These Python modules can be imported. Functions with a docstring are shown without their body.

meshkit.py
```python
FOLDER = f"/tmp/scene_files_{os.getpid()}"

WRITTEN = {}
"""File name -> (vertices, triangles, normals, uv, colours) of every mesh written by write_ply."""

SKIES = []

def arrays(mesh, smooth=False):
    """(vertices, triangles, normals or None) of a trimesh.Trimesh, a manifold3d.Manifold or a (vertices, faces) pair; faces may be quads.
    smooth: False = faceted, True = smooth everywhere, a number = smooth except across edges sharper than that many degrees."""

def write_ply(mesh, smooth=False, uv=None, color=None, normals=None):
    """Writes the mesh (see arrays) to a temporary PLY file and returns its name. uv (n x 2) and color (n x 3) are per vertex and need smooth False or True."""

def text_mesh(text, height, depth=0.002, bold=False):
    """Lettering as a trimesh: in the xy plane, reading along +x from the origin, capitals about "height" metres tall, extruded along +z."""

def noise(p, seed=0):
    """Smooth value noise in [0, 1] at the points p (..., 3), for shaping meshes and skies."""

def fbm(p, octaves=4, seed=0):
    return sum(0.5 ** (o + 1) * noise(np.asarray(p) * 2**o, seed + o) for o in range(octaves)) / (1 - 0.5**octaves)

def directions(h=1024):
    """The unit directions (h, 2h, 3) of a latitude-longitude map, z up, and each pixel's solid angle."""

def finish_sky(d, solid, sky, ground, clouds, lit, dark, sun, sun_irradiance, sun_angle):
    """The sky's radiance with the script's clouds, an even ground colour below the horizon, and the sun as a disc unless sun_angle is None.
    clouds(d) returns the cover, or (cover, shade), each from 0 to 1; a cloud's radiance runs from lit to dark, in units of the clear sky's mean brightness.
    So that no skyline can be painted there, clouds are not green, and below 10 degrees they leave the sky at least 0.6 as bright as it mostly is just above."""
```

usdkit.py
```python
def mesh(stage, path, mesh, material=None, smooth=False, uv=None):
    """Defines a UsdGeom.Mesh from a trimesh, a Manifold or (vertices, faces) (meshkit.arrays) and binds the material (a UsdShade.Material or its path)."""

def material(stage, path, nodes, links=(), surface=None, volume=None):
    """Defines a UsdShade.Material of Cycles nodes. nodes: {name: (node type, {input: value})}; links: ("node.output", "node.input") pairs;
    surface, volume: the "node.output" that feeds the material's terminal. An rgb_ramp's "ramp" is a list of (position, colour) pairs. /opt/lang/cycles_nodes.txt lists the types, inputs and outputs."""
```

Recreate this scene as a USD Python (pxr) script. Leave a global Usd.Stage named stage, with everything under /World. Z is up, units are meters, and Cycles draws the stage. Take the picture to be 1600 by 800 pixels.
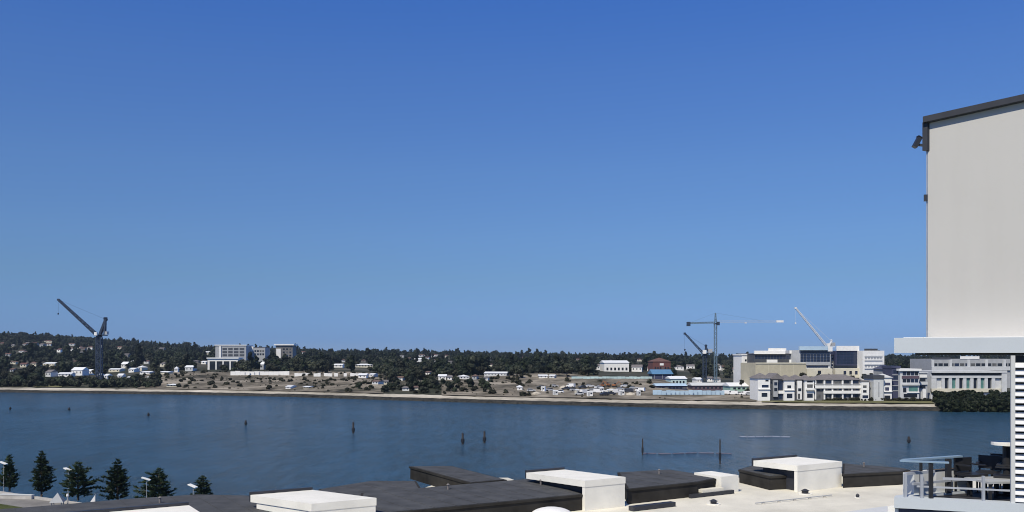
import math, random
import numpy as np
import trimesh
import manifold3d
import meshkit, usdkit
from pxr import Usd, UsdGeom, UsdLux, UsdShade, Gf, Sdf, Vt

R = random.Random(7)
NR = np.random.RandomState(7)
stage = Usd.Stage.CreateInMemory()
UsdGeom.SetStageUpAxis(stage, 'Z')
UsdGeom.SetStageMetersPerUnit(stage, 1.0)
UsdGeom.Xform.Define(stage, '/World')
UsdGeom.Scope.Define(stage, '/World/Looks')

# ---------------------------------------------------------------- camera
EYE, F, HOR, MID = 22.0, 1400.0, 556.0, 800.0      # eye height, focal length and horizon row in pixels of the 1600 wide photo
cam = UsdGeom.Camera.Define(stage, '/World/camera')
cam.CreateHorizontalApertureAttr(36.0)
cam.CreateVerticalApertureAttr(18.0)
cam.CreateFocalLengthAttr(36.0 * F / 1600.0)
cam.CreateVerticalApertureOffsetAttr(36.0 * (HOR - 400.0) / 1600.0)
cam.CreateClippingRangeAttr(Gf.Vec2f(0.1, 60000.0))
cam.AddTranslateOp().Set(Gf.Vec3d(0, 0, EYE))
cam.AddRotateXOp().Set(90.0)
cam.CreateExposureAttr(0.0)

# ---------------------------------------------------------------- sky and sun
SUN_AZ = (-0.50, -0.87)
SUN_EL = math.radians(50)
SKY = 0.0915
dome = UsdLux.DomeLight.Define(stage, '/World/sky')
dome.GetPrim().SetCustomDataByKey('kind', 'structure')
dome.CreateIntensityAttr(1.0)
# clear deep blue sky, paler towards the horizon the same all round
sky_mat = usdkit.material(stage, '/World/Looks/sky', {
    's': ('sky_texture', {'sky_type': 'single_scattering', 'sun_disc': False, 'sun_elevation': SUN_EL,
                          'sun_rotation': math.atan2(*SUN_AZ), 'altitude': 0.0, 'air_density': 0.5, 'aerosol_density': 0.0, 'ozone_density': 6.0}),
    't': ('texture_coordinate', {}), 'x': ('separate_xyz', {}), 'm': ('mix', {'mix_type': 'multiply', 'fac': 1.0}),
    'r': ('rgb_ramp', {'ramp': [(0.0, (.385, .45, .63)), (0.019, (.41, .49, .69)), (0.05, (.62, .68, .79)), (0.085, (.80, .86, .855)), (0.13, (.98, 1.07, 1.09)), (0.2, (1.12, 1.29, 1.39)), (0.3, (1.10, 1.44, 1.80)), (0.37, (0.95, 1.48, 2.10)), (1.0, (0.95, 1.45, 1.95))]}),
    'b': ('background_shader', {'strength': SKY})},
    [('t.generated', 'x.vector'), ('x.z', 'r.fac'), ('s.color', 'm.color1'), ('r.color', 'm.color2'), ('m.color', 'b.color')], surface='b.background')
UsdShade.MaterialBindingAPI.Apply(dome.GetPrim()).Bind(sky_mat)
sun = UsdLux.DistantLight.Define(stage, '/World/sun')
sun.CreateIntensityAttr(1.12)
sun.CreateAngleAttr(0.53)
sun.CreateNormalizeAttr(True)
sun.CreateColorAttr(Gf.Vec3f(1.0, 0.93, 0.78))
_d = np.array([SUN_AZ[0], SUN_AZ[1], 0.0]); _d /= np.linalg.norm(_d)
_d = _d * math.cos(SUN_EL); _d[2] = math.sin(SUN_EL)
_q = Gf.Rotation(Gf.Vec3d(0, 0, 1), Gf.Vec3d(*_d)).GetQuat()
sun.AddOrientOp(UsdGeom.XformOp.PrecisionFloat).Set(Gf.Quatf(_q))

# ---------------------------------------------------------------- materials
def mat(name, col, rough=0.7, var=0.12, scale=1.5, bump=0.0, bscale=None, metal=0.0, spec=0.4, per=0.0, col2=None, detail=4.0):
    """a principled surface whose base colour is mottled by object-space noise"""
    c = np.array(col, float)
    lo, hi = (c * (1 - var), np.minimum(c * (1 + var), 0.9)) if col2 is None else (c, np.array(col2, float))
    n = {'t': ('texture_coordinate', {}), 'n': ('noise_texture', {'scale': scale, 'detail': detail, 'roughness': 0.6}),
         'r': ('rgb_ramp', {'ramp': [(0.3, tuple(lo)), (0.7, tuple(hi))]}),
         'p': ('principled_bsdf', {'roughness': rough, 'metallic': metal, 'specular_ior_level': spec})}
    l = [('t.object', 'n.vector'), ('n.fac', 'r.fac')]
    if per:
        n['o'] = ('object_info', {})
        n['m'] = ('map_range', {'from_min': 0.0, 'from_max': 1.0, 'to_min': 1 - per, 'to_max': 1 + per})
        n['h'] = ('hsv', {})
        l += [('o.random', 'm.value'), ('m.result', 'h.value'), ('r.color', 'h.color'), ('h.color', 'p.base_color')]
    else:
        l.append(('r.color', 'p.base_color'))
    if bump:
        n['n2'] = ('noise_texture', {'scale': bscale or scale * 6, 'detail': 3.0})
        n['b'] = ('bump', {'strength': bump, 'distance': 0.05})
        l += [('t.object', 'n2.vector'), ('n2.fac', 'b.height'), ('b.normal', 'p.normal')]
    return usdkit.material(stage, '/World/Looks/' + name, n, l, surface='p.BSDF')

def leaf(name, a, b, scale=0.5, per=0.3):
    return usdkit.material(stage, '/World/Looks/' + name, {
        't': ('texture_coordinate', {}), 'n': ('noise_texture', {'scale': scale, 'detail': 3.0}), 'g': ('geometry', {}),
        'r': ('rgb_ramp', {'ramp': [(0.3, a), (0.7, b)]}), 'o': ('object_info', {}),
        'm': ('map_range', {'from_min': 0.0, 'from_max': 1.0, 'to_min': 1 - per, 'to_max': 1 + per}),
        'q': ('map_range', {'from_min': 0.0, 'from_max': 1.0, 'to_min': 0.6, 'to_max': 1.4}),
        'h': ('hsv', {}), 'h2': ('hsv', {}), 'd': ('principled_bsdf', {'roughness': 0.6, 'specular_ior_level': 0.25}),
        'x': ('translucent_bsdf', {}), 'mx': ('mix_closure', {'fac': 0.2})},
        [('t.object', 'n.vector'), ('n.fac', 'r.fac'), ('r.color', 'h.color'), ('o.random', 'm.value'), ('m.result', 'h.value'),
         ('g.random_per_island', 'q.value'), ('q.result', 'h2.value'), ('h.color', 'h2.color'),
         ('h2.color', 'd.base_color'), ('h2.color', 'x.color'), ('d.BSDF', 'mx.closure1'), ('x.BSDF', 'mx.closure2')], surface='mx.closure')

M = {}
M['white'] = mat('white_paint', (0.78, 0.77, 0.74), 0.7, 0.06, 0.8)
M['cream'] = mat('cream_render', (0.62, 0.58, 0.46), 0.8, 0.08, 0.5)
M['beige'] = mat('beige_render', (0.46, 0.42, 0.31), 0.85, 0.08, 0.4)
M['grey'] = mat('grey_render', (0.36, 0.37, 0.38), 0.8, 0.1, 0.5)
M['pale_grey'] = mat('pale_grey_render', (0.55, 0.56, 0.56), 0.8, 0.08, 0.5)
M['dark_grey'] = mat('dark_grey_cladding', (0.06, 0.065, 0.075), 0.6, 0.15, 0.6)
M['dark_blue'] = mat('dark_blue_cladding', (0.05, 0.055, 0.1), 0.5, 0.15, 0.6)
M['weathered'] = mat('weathered_wall', (0.17, 0.165, 0.16), 0.85, 0.2, 0.5)
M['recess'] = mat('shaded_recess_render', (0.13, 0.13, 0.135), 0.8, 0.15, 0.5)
M['plum'] = mat('plum_cladding', (0.10, 0.07, 0.09), 0.7, 0.15, 0.6)
M['window'] = mat('window_glass', (0.02, 0.025, 0.035), 0.08, 0.3, 0.4, spec=0.5)
M['window_blind'] = mat('window_with_blind', (0.11, 0.11, 0.105), 0.25, 0.4, 0.6, spec=0.5)
M['office_pane'] = mat('tinted_office_glass', (0.075, 0.08, 0.09), 0.2, 0.35, 0.4)
M['blue_glass'] = mat('blue_glass', (0.02, 0.03, 0.06), 0.12, 0.3, 0.2, spec=0.6)
M['teal_glass'] = mat('teal_glass', (0.10, 0.22, 0.20), 0.15, 0.3, 0.3, spec=0.5)
M['red_roof'] = mat('red_roof_tiles', (0.13, 0.068, 0.055), 0.85, 0.25, 1.0)
M['red_brick'] = mat('red_brick', (0.13, 0.052, 0.045), 0.85, 0.2, 1.0)
M['grey_roof'] = mat('grey_roof', (0.17, 0.155, 0.15), 0.75, 0.2, 0.6)
M['brown_roof'] = mat('brown_roof', (0.14, 0.09, 0.07), 0.8, 0.25, 0.8)
M['white_roof'] = mat('white_metal_roof', (0.74, 0.75, 0.75), 0.55, 0.06, 0.4)
M['blue_roof'] = mat('blue_metal_roof', (0.10, 0.22, 0.36), 0.5, 0.12, 0.4)
M['pale_blue'] = mat('pale_blue_sheet', (0.42, 0.55, 0.66), 0.6, 0.12, 0.25)
M['aqua'] = mat('pale_aqua_mesh', (0.45, 0.58, 0.58), 0.7, 0.15, 0.15)
M['green_roof'] = mat('green_metal_roof', (0.30, 0.45, 0.38), 0.6, 0.15, 0.3)
M['gravel'] = mat('grey_roof_membrane', (0.060, 0.061, 0.063), 0.85, 0.32, 0.9, bump=0.4, bscale=14, detail=8)
M['clad'] = mat('dark_roof_cladding', (0.034, 0.032, 0.029), 0.85, 0.35, 0.7, detail=6, spec=0.1)
M['slab'] = mat('white_roof_membrane', (0.655, 0.62, 0.525), 0.85, 0.16, 0.3, bump=0.2, bscale=6, detail=9)
M['box'] = mat('white_roof_box', (0.79, 0.765, 0.69), 0.75, 0.08, 0.6, detail=8)
M['flash'] = mat('dark_metal_flashing', (0.03, 0.032, 0.04), 0.45, 0.2, 2)
M['wall'] = usdkit.material(stage, '/World/Looks/pale_wall_render', {
    't': ('texture_coordinate', {}), 'm1': ('mapping', {'scale': (1.0, 1.0, 0.09)}), 'a': ('noise_texture', {'scale': 2.6, 'detail': 6.0, 'roughness': 0.6}),
    'c': ('noise_texture', {'scale': 0.5, 'detail': 5.0}), 'f': ('noise_texture', {'scale': 90.0, 'detail': 3.0}), 'x': ('math', {'math_type': 'add'}), 'y': ('math', {'math_type': 'multiply', 'value2': 0.5}),
    'r': ('rgb_ramp', {'ramp': [(0.3, (0.490, 0.478, 0.460)), (0.5, (0.512, 0.502, 0.484)), (0.7, (0.525, 0.514, 0.495))]}), 'b': ('bump', {'strength': 0.12, 'distance': 0.02}),
    'p': ('principled_bsdf', {'roughness': 0.88, 'specular_ior_level': 0.25})},
    [('t.object', 'm1.vector'), ('m1.vector', 'a.vector'), ('t.object', 'c.vector'), ('t.object', 'f.vector'), ('a.fac', 'x.value1'), ('c.fac', 'x.value2'), ('x.value', 'y.value1'), ('y.value', 'r.fac'),
     ('r.color', 'p.base_color'), ('f.fac', 'b.height'), ('b.normal', 'p.normal')], surface='p.BSDF')
M['fascia'] = mat('white_fascia', (0.50, 0.54, 0.58), 0.6, 0.03, 0.8)
M['steel'] = mat('brushed_steel', (0.55, 0.58, 0.62), 0.35, 0.05, 6, metal=0.6)
M['rail'] = mat('pale_painted_rail', (0.36, 0.38, 0.42), 0.45, 0.05, 4)
M['top_rail'] = mat('pale_blue_rail_cap', (0.24, 0.33, 0.42), 0.3, 0.06, 4)  # pale blue puts the reflection off the rail top into the colour
M['tile'] = mat('dark_deck', (0.035, 0.035, 0.04), 0.6, 0.2, 4)
M['black'] = mat('black_frame', (0.02, 0.021, 0.025), 0.5, 0.2, 5)
M['slat'] = mat('pale_louvre_slat', (0.66, 0.66, 0.67), 0.5, 0.04, 4)
M['concrete'] = mat('concrete', (0.42, 0.40, 0.37), 0.9, 0.15, 1.2, bump=0.2)
M['path'] = mat('promenade_paving', (0.20, 0.19, 0.175), 0.9, 0.2, 0.5, bump=0.2)
M['crane_dark'] = mat('dark_blue_crane_steel', (0.03, 0.045, 0.075), 0.5, 0.15, 1)
M['crane_white'] = mat('white_crane_steel', (0.66, 0.68, 0.70), 0.5, 0.08, 1)
M['crane_pale'] = mat('pale_grey_crane_steel', (0.45, 0.48, 0.52), 0.5, 0.1, 1)
M['crane_grey'] = mat('grey_blue_crane_steel', (0.13, 0.19, 0.24), 0.5, 0.1, 1)
M['pile'] = mat('weathered_timber_pile', (0.05, 0.042, 0.038), 0.9, 0.3, 3, bump=0.4)
M['boom'] = mat('faded_pink_float', (0.12, 0.115, 0.16), 0.7, 0.2, 1)
M['boomw'] = mat('white_float', (0.22, 0.24, 0.30), 0.7, 0.15, 1)
M['tyre'] = mat('tyre_rubber', (0.02, 0.02, 0.02), 0.9, 0.2, 5)
M['car_white'] = mat('white_car_paint', (0.78, 0.78, 0.78), 0.3, 0.03, 1)
M['car_silver'] = mat('silver_car_paint', (0.42, 0.43, 0.45), 0.3, 0.05, 1)
M['car_dark'] = mat('dark_car_paint', (0.04, 0.045, 0.06), 0.3, 0.1, 1)
M['orange'] = mat('orange_machine_paint', (0.32, 0.13, 0.045), 0.45, 0.1, 1)
M['bark'] = mat('tree_bark', (0.10, 0.075, 0.055), 0.9, 0.3, 3, bump=0.5)
M['pine'] = leaf('pine_needles', (0.022, 0.044, 0.022), (0.068, 0.105, 0.046), 0.8, 0.25)
M['gum'] = leaf('gum_leaves', (0.034, 0.045, 0.028), (0.110, 0.118, 0.070), 0.15, 0.5)
M['fig'] = leaf('fig_leaves', (0.020, 0.032, 0.016), (0.065, 0.082, 0.040), 0.15, 0.5)
M['scrub'] = leaf('scrub_leaves', (0.035, 0.040, 0.020), (0.085, 0.082, 0.045), 0.4, 0.35)
M['mangrove'] = leaf('mangrove_leaves', (0.014, 0.024, 0.008), (0.045, 0.060, 0.020), 0.3, 0.2)

def ground(name, stops, scale, rough=0.95, bump=0.3, scale2=None):
    return usdkit.material(stage, '/World/Looks/' + name, {
        'g': ('geometry', {}), 'a': ('noise_texture', {'scale': scale, 'detail': 9.0, 'roughness': 0.65}),
        'c': ('noise_texture', {'scale': scale2 or scale * 9, 'detail': 4.0}),
        'x': ('math', {'math_type': 'multiply_add', 'value2': 0.35}), 'r': ('rgb_ramp', {'ramp': stops}),
        'y': ('math', {'math_type': 'subtract', 'value2': 0.175}),
        'b': ('bump', {'strength': bump, 'distance': 0.3}), 'p': ('principled_bsdf', {'roughness': rough, 'specular_ior_level': 0.15})},
        [('g.position', 'a.vector'), ('g.position', 'c.vector'), ('c.fac', 'x.value1'), ('a.fac', 'x.value3'), ('x.value', 'y.value1'), ('y.value', 'r.fac'),
         ('r.color', 'p.base_color'), ('c.fac', 'b.height'), ('b.normal', 'p.normal')], surface='p.BSDF')
M['land'] = ground('far_land', [(0.32, (0.022, 0.026, 0.016)), (0.46, (0.042, 0.044, 0.027)), (0.56, (0.07, 0.066, 0.048)), (0.7, (0.12, 0.11, 0.085))], 0.012, scale2=0.12)
M['dirt'] = ground('bare_dirt', [(0.32, (0.036, 0.034, 0.023)), (0.42, (0.10, 0.088, 0.064)), (0.53, (0.19, 0.165, 0.128)), (0.66, (0.34, 0.30, 0.24))], 0.03, scale2=0.22)
M['beach'] = ground('beach_sand', [(0.3, (0.22, 0.20, 0.16)), (0.5, (0.42, 0.38, 0.31)), (0.7, (0.58, 0.53, 0.45))], 0.03, scale2=0.3)
M['rock'] = ground('rock_seawall', [(0.3, (0.012, 0.013, 0.012)), (0.6, (0.045, 0.043, 0.038))], 0.5, scale2=2.0)
M['grass'] = ground('grass', [(0.3, (0.030, 0.042, 0.012)), (0.5, (0.07, 0.08, 0.025)), (0.7, (0.12, 0.12, 0.045))], 0.12, scale2=2.0)
M['verge'] = ground('dry_grass', [(0.3, (0.07, 0.075, 0.03)), (0.5, (0.14, 0.135, 0.06)), (0.7, (0.22, 0.20, 0.11))], 0.05, scale2=0.5)
M['water'] = usdkit.material(stage, '/World/Looks/water', {
    'g': ('geometry', {}), 'mp': ('mapping', {'scale': (1.0, 0.55, 1.0), 'rotation': (0, 0, 0.35)}),
    'a': ('noise_texture', {'scale': 0.30, 'detail': 7.0, 'roughness': 0.72}),
    'c': ('noise_texture', {'scale': 0.035, 'detail': 4.0, 'roughness': 0.55}),
    'q': ('map_range', {'from_min': 0.35, 'from_max': 0.65, 'to_min': 0.65, 'to_max': 1.15}),
    'm2': ('mapping', {'scale': (0.5, 0.085, 1.0), 'rotation': (0, 0, 0.12)}), 'd': ('noise_texture', {'scale': 1.0, 'detail': 3.0, 'roughness': 0.6}),
    'q2': ('map_range', {'from_min': 0.3, 'from_max': 0.7, 'to_min': 0.5, 'to_max': 1.4}), 'qq': ('math', {'math_type': 'multiply'}),
    'b': ('bump', {'distance': 2.6}),
    'p': ('principled_bsdf', {'base_color': (0.024, 0.068, 0.112), 'roughness': 0.14, 'ior': 1.33, 'specular_ior_level': 0.5})},
    [('g.position', 'mp.vector'), ('mp.vector', 'a.vector'), ('mp.vector', 'c.vector'), ('c.fac', 'q.value'), ('g.position', 'm2.vector'), ('m2.vector', 'd.vector'), ('d.fac', 'q2.value'), ('q.result', 'qq.value1'), ('q2.result', 'qq.value2'), ('qq.value', 'b.strength'), ('a.fac', 'b.height'), ('b.normal', 'p.normal')], surface='p.BSDF')

# ---------------------------------------------------------------- helpers
used = {}
def numbered(parent, name):
    k = (str(parent), name); n = used.get(k, 0); used[k] = n + 1
    return f'{parent}/{name}' + (f'_{n:03d}' if n else '')

def tag(p, label=None, cat=None, group=None, kind=None):
    for k, v in (('label', label), ('category', cat), ('group', group), ('kind', kind)):
        if v: p.SetCustomDataByKey(k, v)
    return p

def pth(p):
    return '/World' if p is None else str(p.GetPath())

class MB:
    def __init__(s): s.v, s.f, s.n = [], [], 0
    def add(s, v, f):
        v = np.asarray(v, float); f = np.asarray(f, int)
        if f.shape[1] == 4: f = np.vstack([f[:, [0, 1, 2]], f[:, [0, 2, 3]]])
        s.v.append(v); s.f.append(f + s.n); s.n += len(v); return s
    def box(s, x0, y0, z0, x1, y1, z1):
        v = [(x, y, z) for z in (z0, z1) for x, y in ((x0, y0), (x1, y0), (x1, y1), (x0, y1))]
        return s.add(v, [(0, 3, 2, 1), (4, 5, 6, 7), (0, 1, 5, 4), (1, 2, 6, 5), (2, 3, 7, 6), (3, 0, 4, 7)])
    def prism(s, poly, z0, z1):
        """poly: counter-clockwise convex (x, y) corners; z0, z1: numbers or one per corner"""
        n = len(poly); z0 = np.broadcast_to(z0, n); z1 = np.broadcast_to(z1, n)
        v = [(p[0], p[1], a) for p, a in zip(poly, z0)] + [(p[0], p[1], a) for p, a in zip(poly, z1)]
        f = [(0, i + 1, i) for i in range(1, n - 1)] + [(n, n + i, n + i + 1) for i in range(1, n - 1)]
        for i in range(n):
            j = (i + 1) % n; f += [(i, j, n + j), (i, n + j, n + i)]
        return s.add(v, f)
    def bar(s, a, b, w, w2=None, n=4):
        a, b = np.array(a, float), np.array(b, float); d = b - a; L = np.linalg.norm(d); d = d / L
        up = np.array([0, 0, 1.0]) if abs(d[2]) < 0.95 else np.array([0, 1.0, 0])
        x = np.cross(d, up); x /= np.linalg.norm(x); y = np.cross(x, d)
        ang = np.arange(n) * 2 * np.pi / n + np.pi / n
        ring = np.cos(ang)[:, None] * x + np.sin(ang)[:, None] * y
        r1, r2 = w / 2 / math.cos(math.pi / n), (w if w2 is None else w2) / 2 / math.cos(math.pi / n)
        v = np.vstack([a + ring * r1, b + ring * r2]); f = []
        for i in range(n):
            j = (i + 1) % n; f += [(i, n + i, n + j), (i, n + j, j)]
        f += [(0, i, i + 1) for i in range(1, n - 1)] + [(n, n + i + 1, n + i) for i in range(1, n - 1)]
        return s.add(v, f)
    def mesh(s): return np.vstack(s.v), np.vstack(s.f)
    def put(s, name, m, parent=None, smooth=False):
        p = numbered(pth(parent), name)
        usdkit.mesh(stage, p, s.mesh(), M[m] if isinstance(m, str) else m, smooth=smooth)
        return stage.GetPrimAtPath(p)

def thing(name, label, cat, loc=(0, 0, 0), rot=0.0, group=None, kind=None):
    x = UsdGeom.Xform.Define(stage, numbered('/World', name))
    x.AddTranslateOp().Set(Gf.Vec3d(*map(float, loc)))
    if rot: x.AddRotateZOp().Set(float(rot))
    return tag(x.GetPrim(), label, cat, group, kind)

def copy_of(src, name, label, cat, loc, rot=0.0, scale=(1, 1, 1), group=None):
    x = UsdGeom.Xform.Define(stage, numbered('/World', name))
    x.GetPrim().GetReferences().AddInternalReference(src.GetPath())
    x.AddTranslateOp().Set(Gf.Vec3d(*map(float, loc)))
    x.AddRotateZOp().Set(float(rot))
    x.AddScaleOp().Set(Gf.Vec3f(*map(float, scale)))
    x.GetPrim().SetInstanceable(True)
    return tag(x.GetPrim(), label, cat, group)

def proto(name):
    return stage.CreateClassPrim('/World/Looks/' + name) if False else stage.CreateClassPrim('/proto_' + name)

def X(px, D): return (px - MID) / F * D
def Z(py, D): return EYE - (py - HOR) / F * D
def at(px, py, D): return np.array([X(px, D), D, Z(py, D)])
def on(px, py, h):
    """the point at depth h under the eye that is seen at a pixel"""
    D = h * F / (py - HOR); return np.array([X(px, D), D])

# ---------------------------------------------------------------- the setting: water, near land, far land
MB().add([(-9000, -3000, 0), (9000, -3000, 0), (9000, 12000, 0), (-9000, 12000, 0)], [(0, 1, 2, 3)]).put('water', 'water')
tag(stage.GetPrimAtPath('/World/water'), kind='structure')
PROM = 3.0
near_edge = [(-900, 330), (-300, 250), (-130, 162), (-78, 129), (-55, 115), (-36, 102), (-18, 94), (10, 89), (60, 86), (140, 86), (900, 60)]
def strip(lines, close=False):
    """quads between successive polylines of equal length"""
    n = len(lines[0]); v = np.vstack(lines); f = []
    for k in range(len(lines) - 1):
        for i in range(n - 1):
            a = k * n + i; f.append((a, a + 1, a + n + 1, a + n))
    return v, f
E = np.array(near_edge, float)
def off(d, z): return np.c_[E[:, 0], E[:, 1] - d, np.full(len(E), z)]
tag(MB().add(*strip([np.c_[E[:, 0], np.full(len(E), -2500.0), np.full(len(E), PROM)], off(6.5, PROM)])).put('ground', 'grass'), kind='structure')
tag(MB().add(*strip([off(6.5, PROM + 0.004), off(1.2, PROM + 0.004)])).put('promenade', 'path'), kind='structure')
tag(MB().add(*strip([off(1.2, PROM + 0.25), off(0.5, PROM + 0.25), off(0.3, -1.0)])).add(*strip([off(1.2, PROM - .1), off(1.2, PROM + 0.25)])).put('sea_wall', 'concrete'), kind='structure')

SH_PX = [-1600, -400, 0, 300, 450, 600, 800, 1000, 1100, 1300, 1460, 1700, 2200, 3300]
SH_D = [760, 600, 540, 505, 481, 446, 411, 385, 376, 362, 358, 352, 345, 340]
def shore(px): return np.interp(px, SH_PX, SH_D)
HILL_PX = [-1600, -300, 0, 100, 170, 250, 320, 400, 480, 560, 700, 900, 1100, 1600, 3300]
HILL_Z = [60, 74, 70, 63, 54, 45, 36, 32, 29, 25, 23, 17, 13, 14, 18]
def land_z(px, D):
    px, D = np.asarray(px, float), np.asarray(D, float)
    s = D - shore(px)
    bank = np.interp(px, [-200, 180, 260, 560, 640, 760, 830, 1010, 1090, 1180], [4, 4, 9, 9, 6, 8, 9, 7, 4, 3.2])
    z1 = 2.4 + (bank - 2.4) * np.clip((s - 22) / 150, 0, 1) ** 0.8
    far = np.interp(px, HILL_PX, HILL_Z)
    t = np.clip((D - 720) / (2200 - 720), 0, 1)
    z = z1 + (far - z1) * (0.55 * t + 0.45 * t * t * (3 - 2 * t))
    z = z - np.clip((D - 2300) / 1500, 0, 1) * np.maximum(far - 8, 0)
    rough = meshkit.fbm(np.stack([X(px, D) / 26, D / 26, 0 * D], -1), 3, 5) - 0.5
    z = z + rough * 3.2 * np.clip((s - 24) / 40, 0, 1) * np.interp(px, [150, 250, 1000, 1100], [0.2, 1, 1, 0.15]) * np.clip((900 - D) / 200, 0, 1)
    return z
def find(px, py):
    """depth at which the far land is seen at a pixel"""
    D = np.geomspace(float(shore(px)) + 24, 2300, 1500)
    y = HOR + (EYE - land_z(np.full_like(D, px), D)) * F / D
    k = np.nonzero(y <= py)[0]
    return float(D[k[0]]) if len(k) else 2200.0

gp = np.concatenate([np.arange(-1600, -60, 70), np.arange(-60, 1680, 9), np.arange(1690, 3301, 80)]).astype(float)
def ring(s, z=None, jig=0.0):
    D = shore(gp) + s + (meshkit.fbm(np.c_[gp / 14, 0 * gp, 0 * gp + s], 3, 3) - .5) * jig
    return np.c_[X(gp, D), D, land_z(gp, D) if z is None else (z + (meshkit.fbm(np.c_[gp / 9, 0 * gp + s, 0 * gp], 3, 9) - .5) * 0.5)]
tag(MB().add(*strip([ring(-3, -1.2, 3), ring(0, 0.2, 3), ring(1.2, 0.9, 2.5), ring(3.5, 1.5, 2)])).put('rock_seawall', 'rock'), kind='structure')
b0 = ring(3.0, 1.25); b1 = ring(8, 1.8); b2 = ring(16, 2.42)
tag(MB().add(*strip([b0, b1, b2])).put('beach', 'beach', smooth=True), kind='structure')
svals = np.concatenate([np.linspace(13, 330, 58), np.geomspace(345, 1900, 40), np.geomspace(2000, 9000, 14)])
tag(MB().add(*strip([ring(s, None) - np.array([0, 0, 0.3 if s < 15 else 0]) for s in svals])).put('hills', 'land', smooth=True), kind='structure')
# bare earth laid over the land: the bank and the work site
def patch(name, m, p0, p1, s0, s1, lift, edge=25, ns=26):
    P = np.arange(p0, p1 + 1, 6.0); L = []
    for k, s in enumerate(np.linspace(0, 1, ns)):
        wob = (meshkit.fbm(np.c_[P / 30, 0 * P + 3, 0 * P], 3, 2) - .5) * edge * s
        D = shore(P) + s0 + (s1 - s0) * s + wob
        L.append(np.c_[X(P, D), D, land_z(P, D) + lift])
    return tag(MB().add(*strip(L)).put(name, m, smooth=True), kind='structure')
patch('bare_bank', 'dirt', 215, 600, 14, 205, 0.3)
patch('work_site', 'dirt', 690, 1185, 14, 215, 0.3)
patch('grass_verge', 'verge', 1190, 1462, 11, 31, 0.06, 4, 10)
patch('grass_verge', 'verge', 55, 100, 24, 45, 0.3, 4, 6)

# ---------------------------------------------------------------- the near roof: dark blocks and white boxes
RU = np.array([math.cos(math.radians(32)), math.sin(math.radians(32))]); NU = np.array([-RU[1], RU[0]])
H_SLAB, H_ROOF, H_BOX = 10.0, 8.96, 8.05
zs, zr, zb = EYE - H_SLAB, EYE - H_ROOF, EYE - H_BOX
bld = thing('apartment_block', 'long low building in front with white flat roof, dark roof blocks and white pop-up boxes', 'building', (0, 0, 0))
def quad(o, r, n, w, l):
    o = np.array(o); return [o, o + np.array(r) * w, o + np.array(r) * w + np.array(n) * l, o + np.array(n) * l]
back = [(-62, 40), (-30.5, 54.2), (-20.5, 58.2), (-14, 59.6), (-11, 64.6), (-7.2, 66), (-4.6, 73.2), (-.4, 73.4), (2.2, 66.6), (9.5, 69.9), (12.6, 70.4), (22.6, 75.4), (32.0, 77.0), (38, 79)]
foot = [(-62, 14), (20, 14), (46, 34)] + back[::-1]
import shapely
def slab_of(poly, z0, z1, grow=0.0):
    g = shapely.Polygon(poly).buffer(grow, join_style='mitre'); m = trimesh.creation.extrude_polygon(g, z1 - z0, engine='earcut')
    return MB().add(m.vertices + [0, 0, z0], m.faces)
slab_of(foot, PROM - .05, zs - .4).put('wall', 'cream', bld)
slab_of(foot, zs - .4, zs, .12).put('roof', 'slab', bld)
def unit(a): return a / np.linalg.norm(a)
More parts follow.
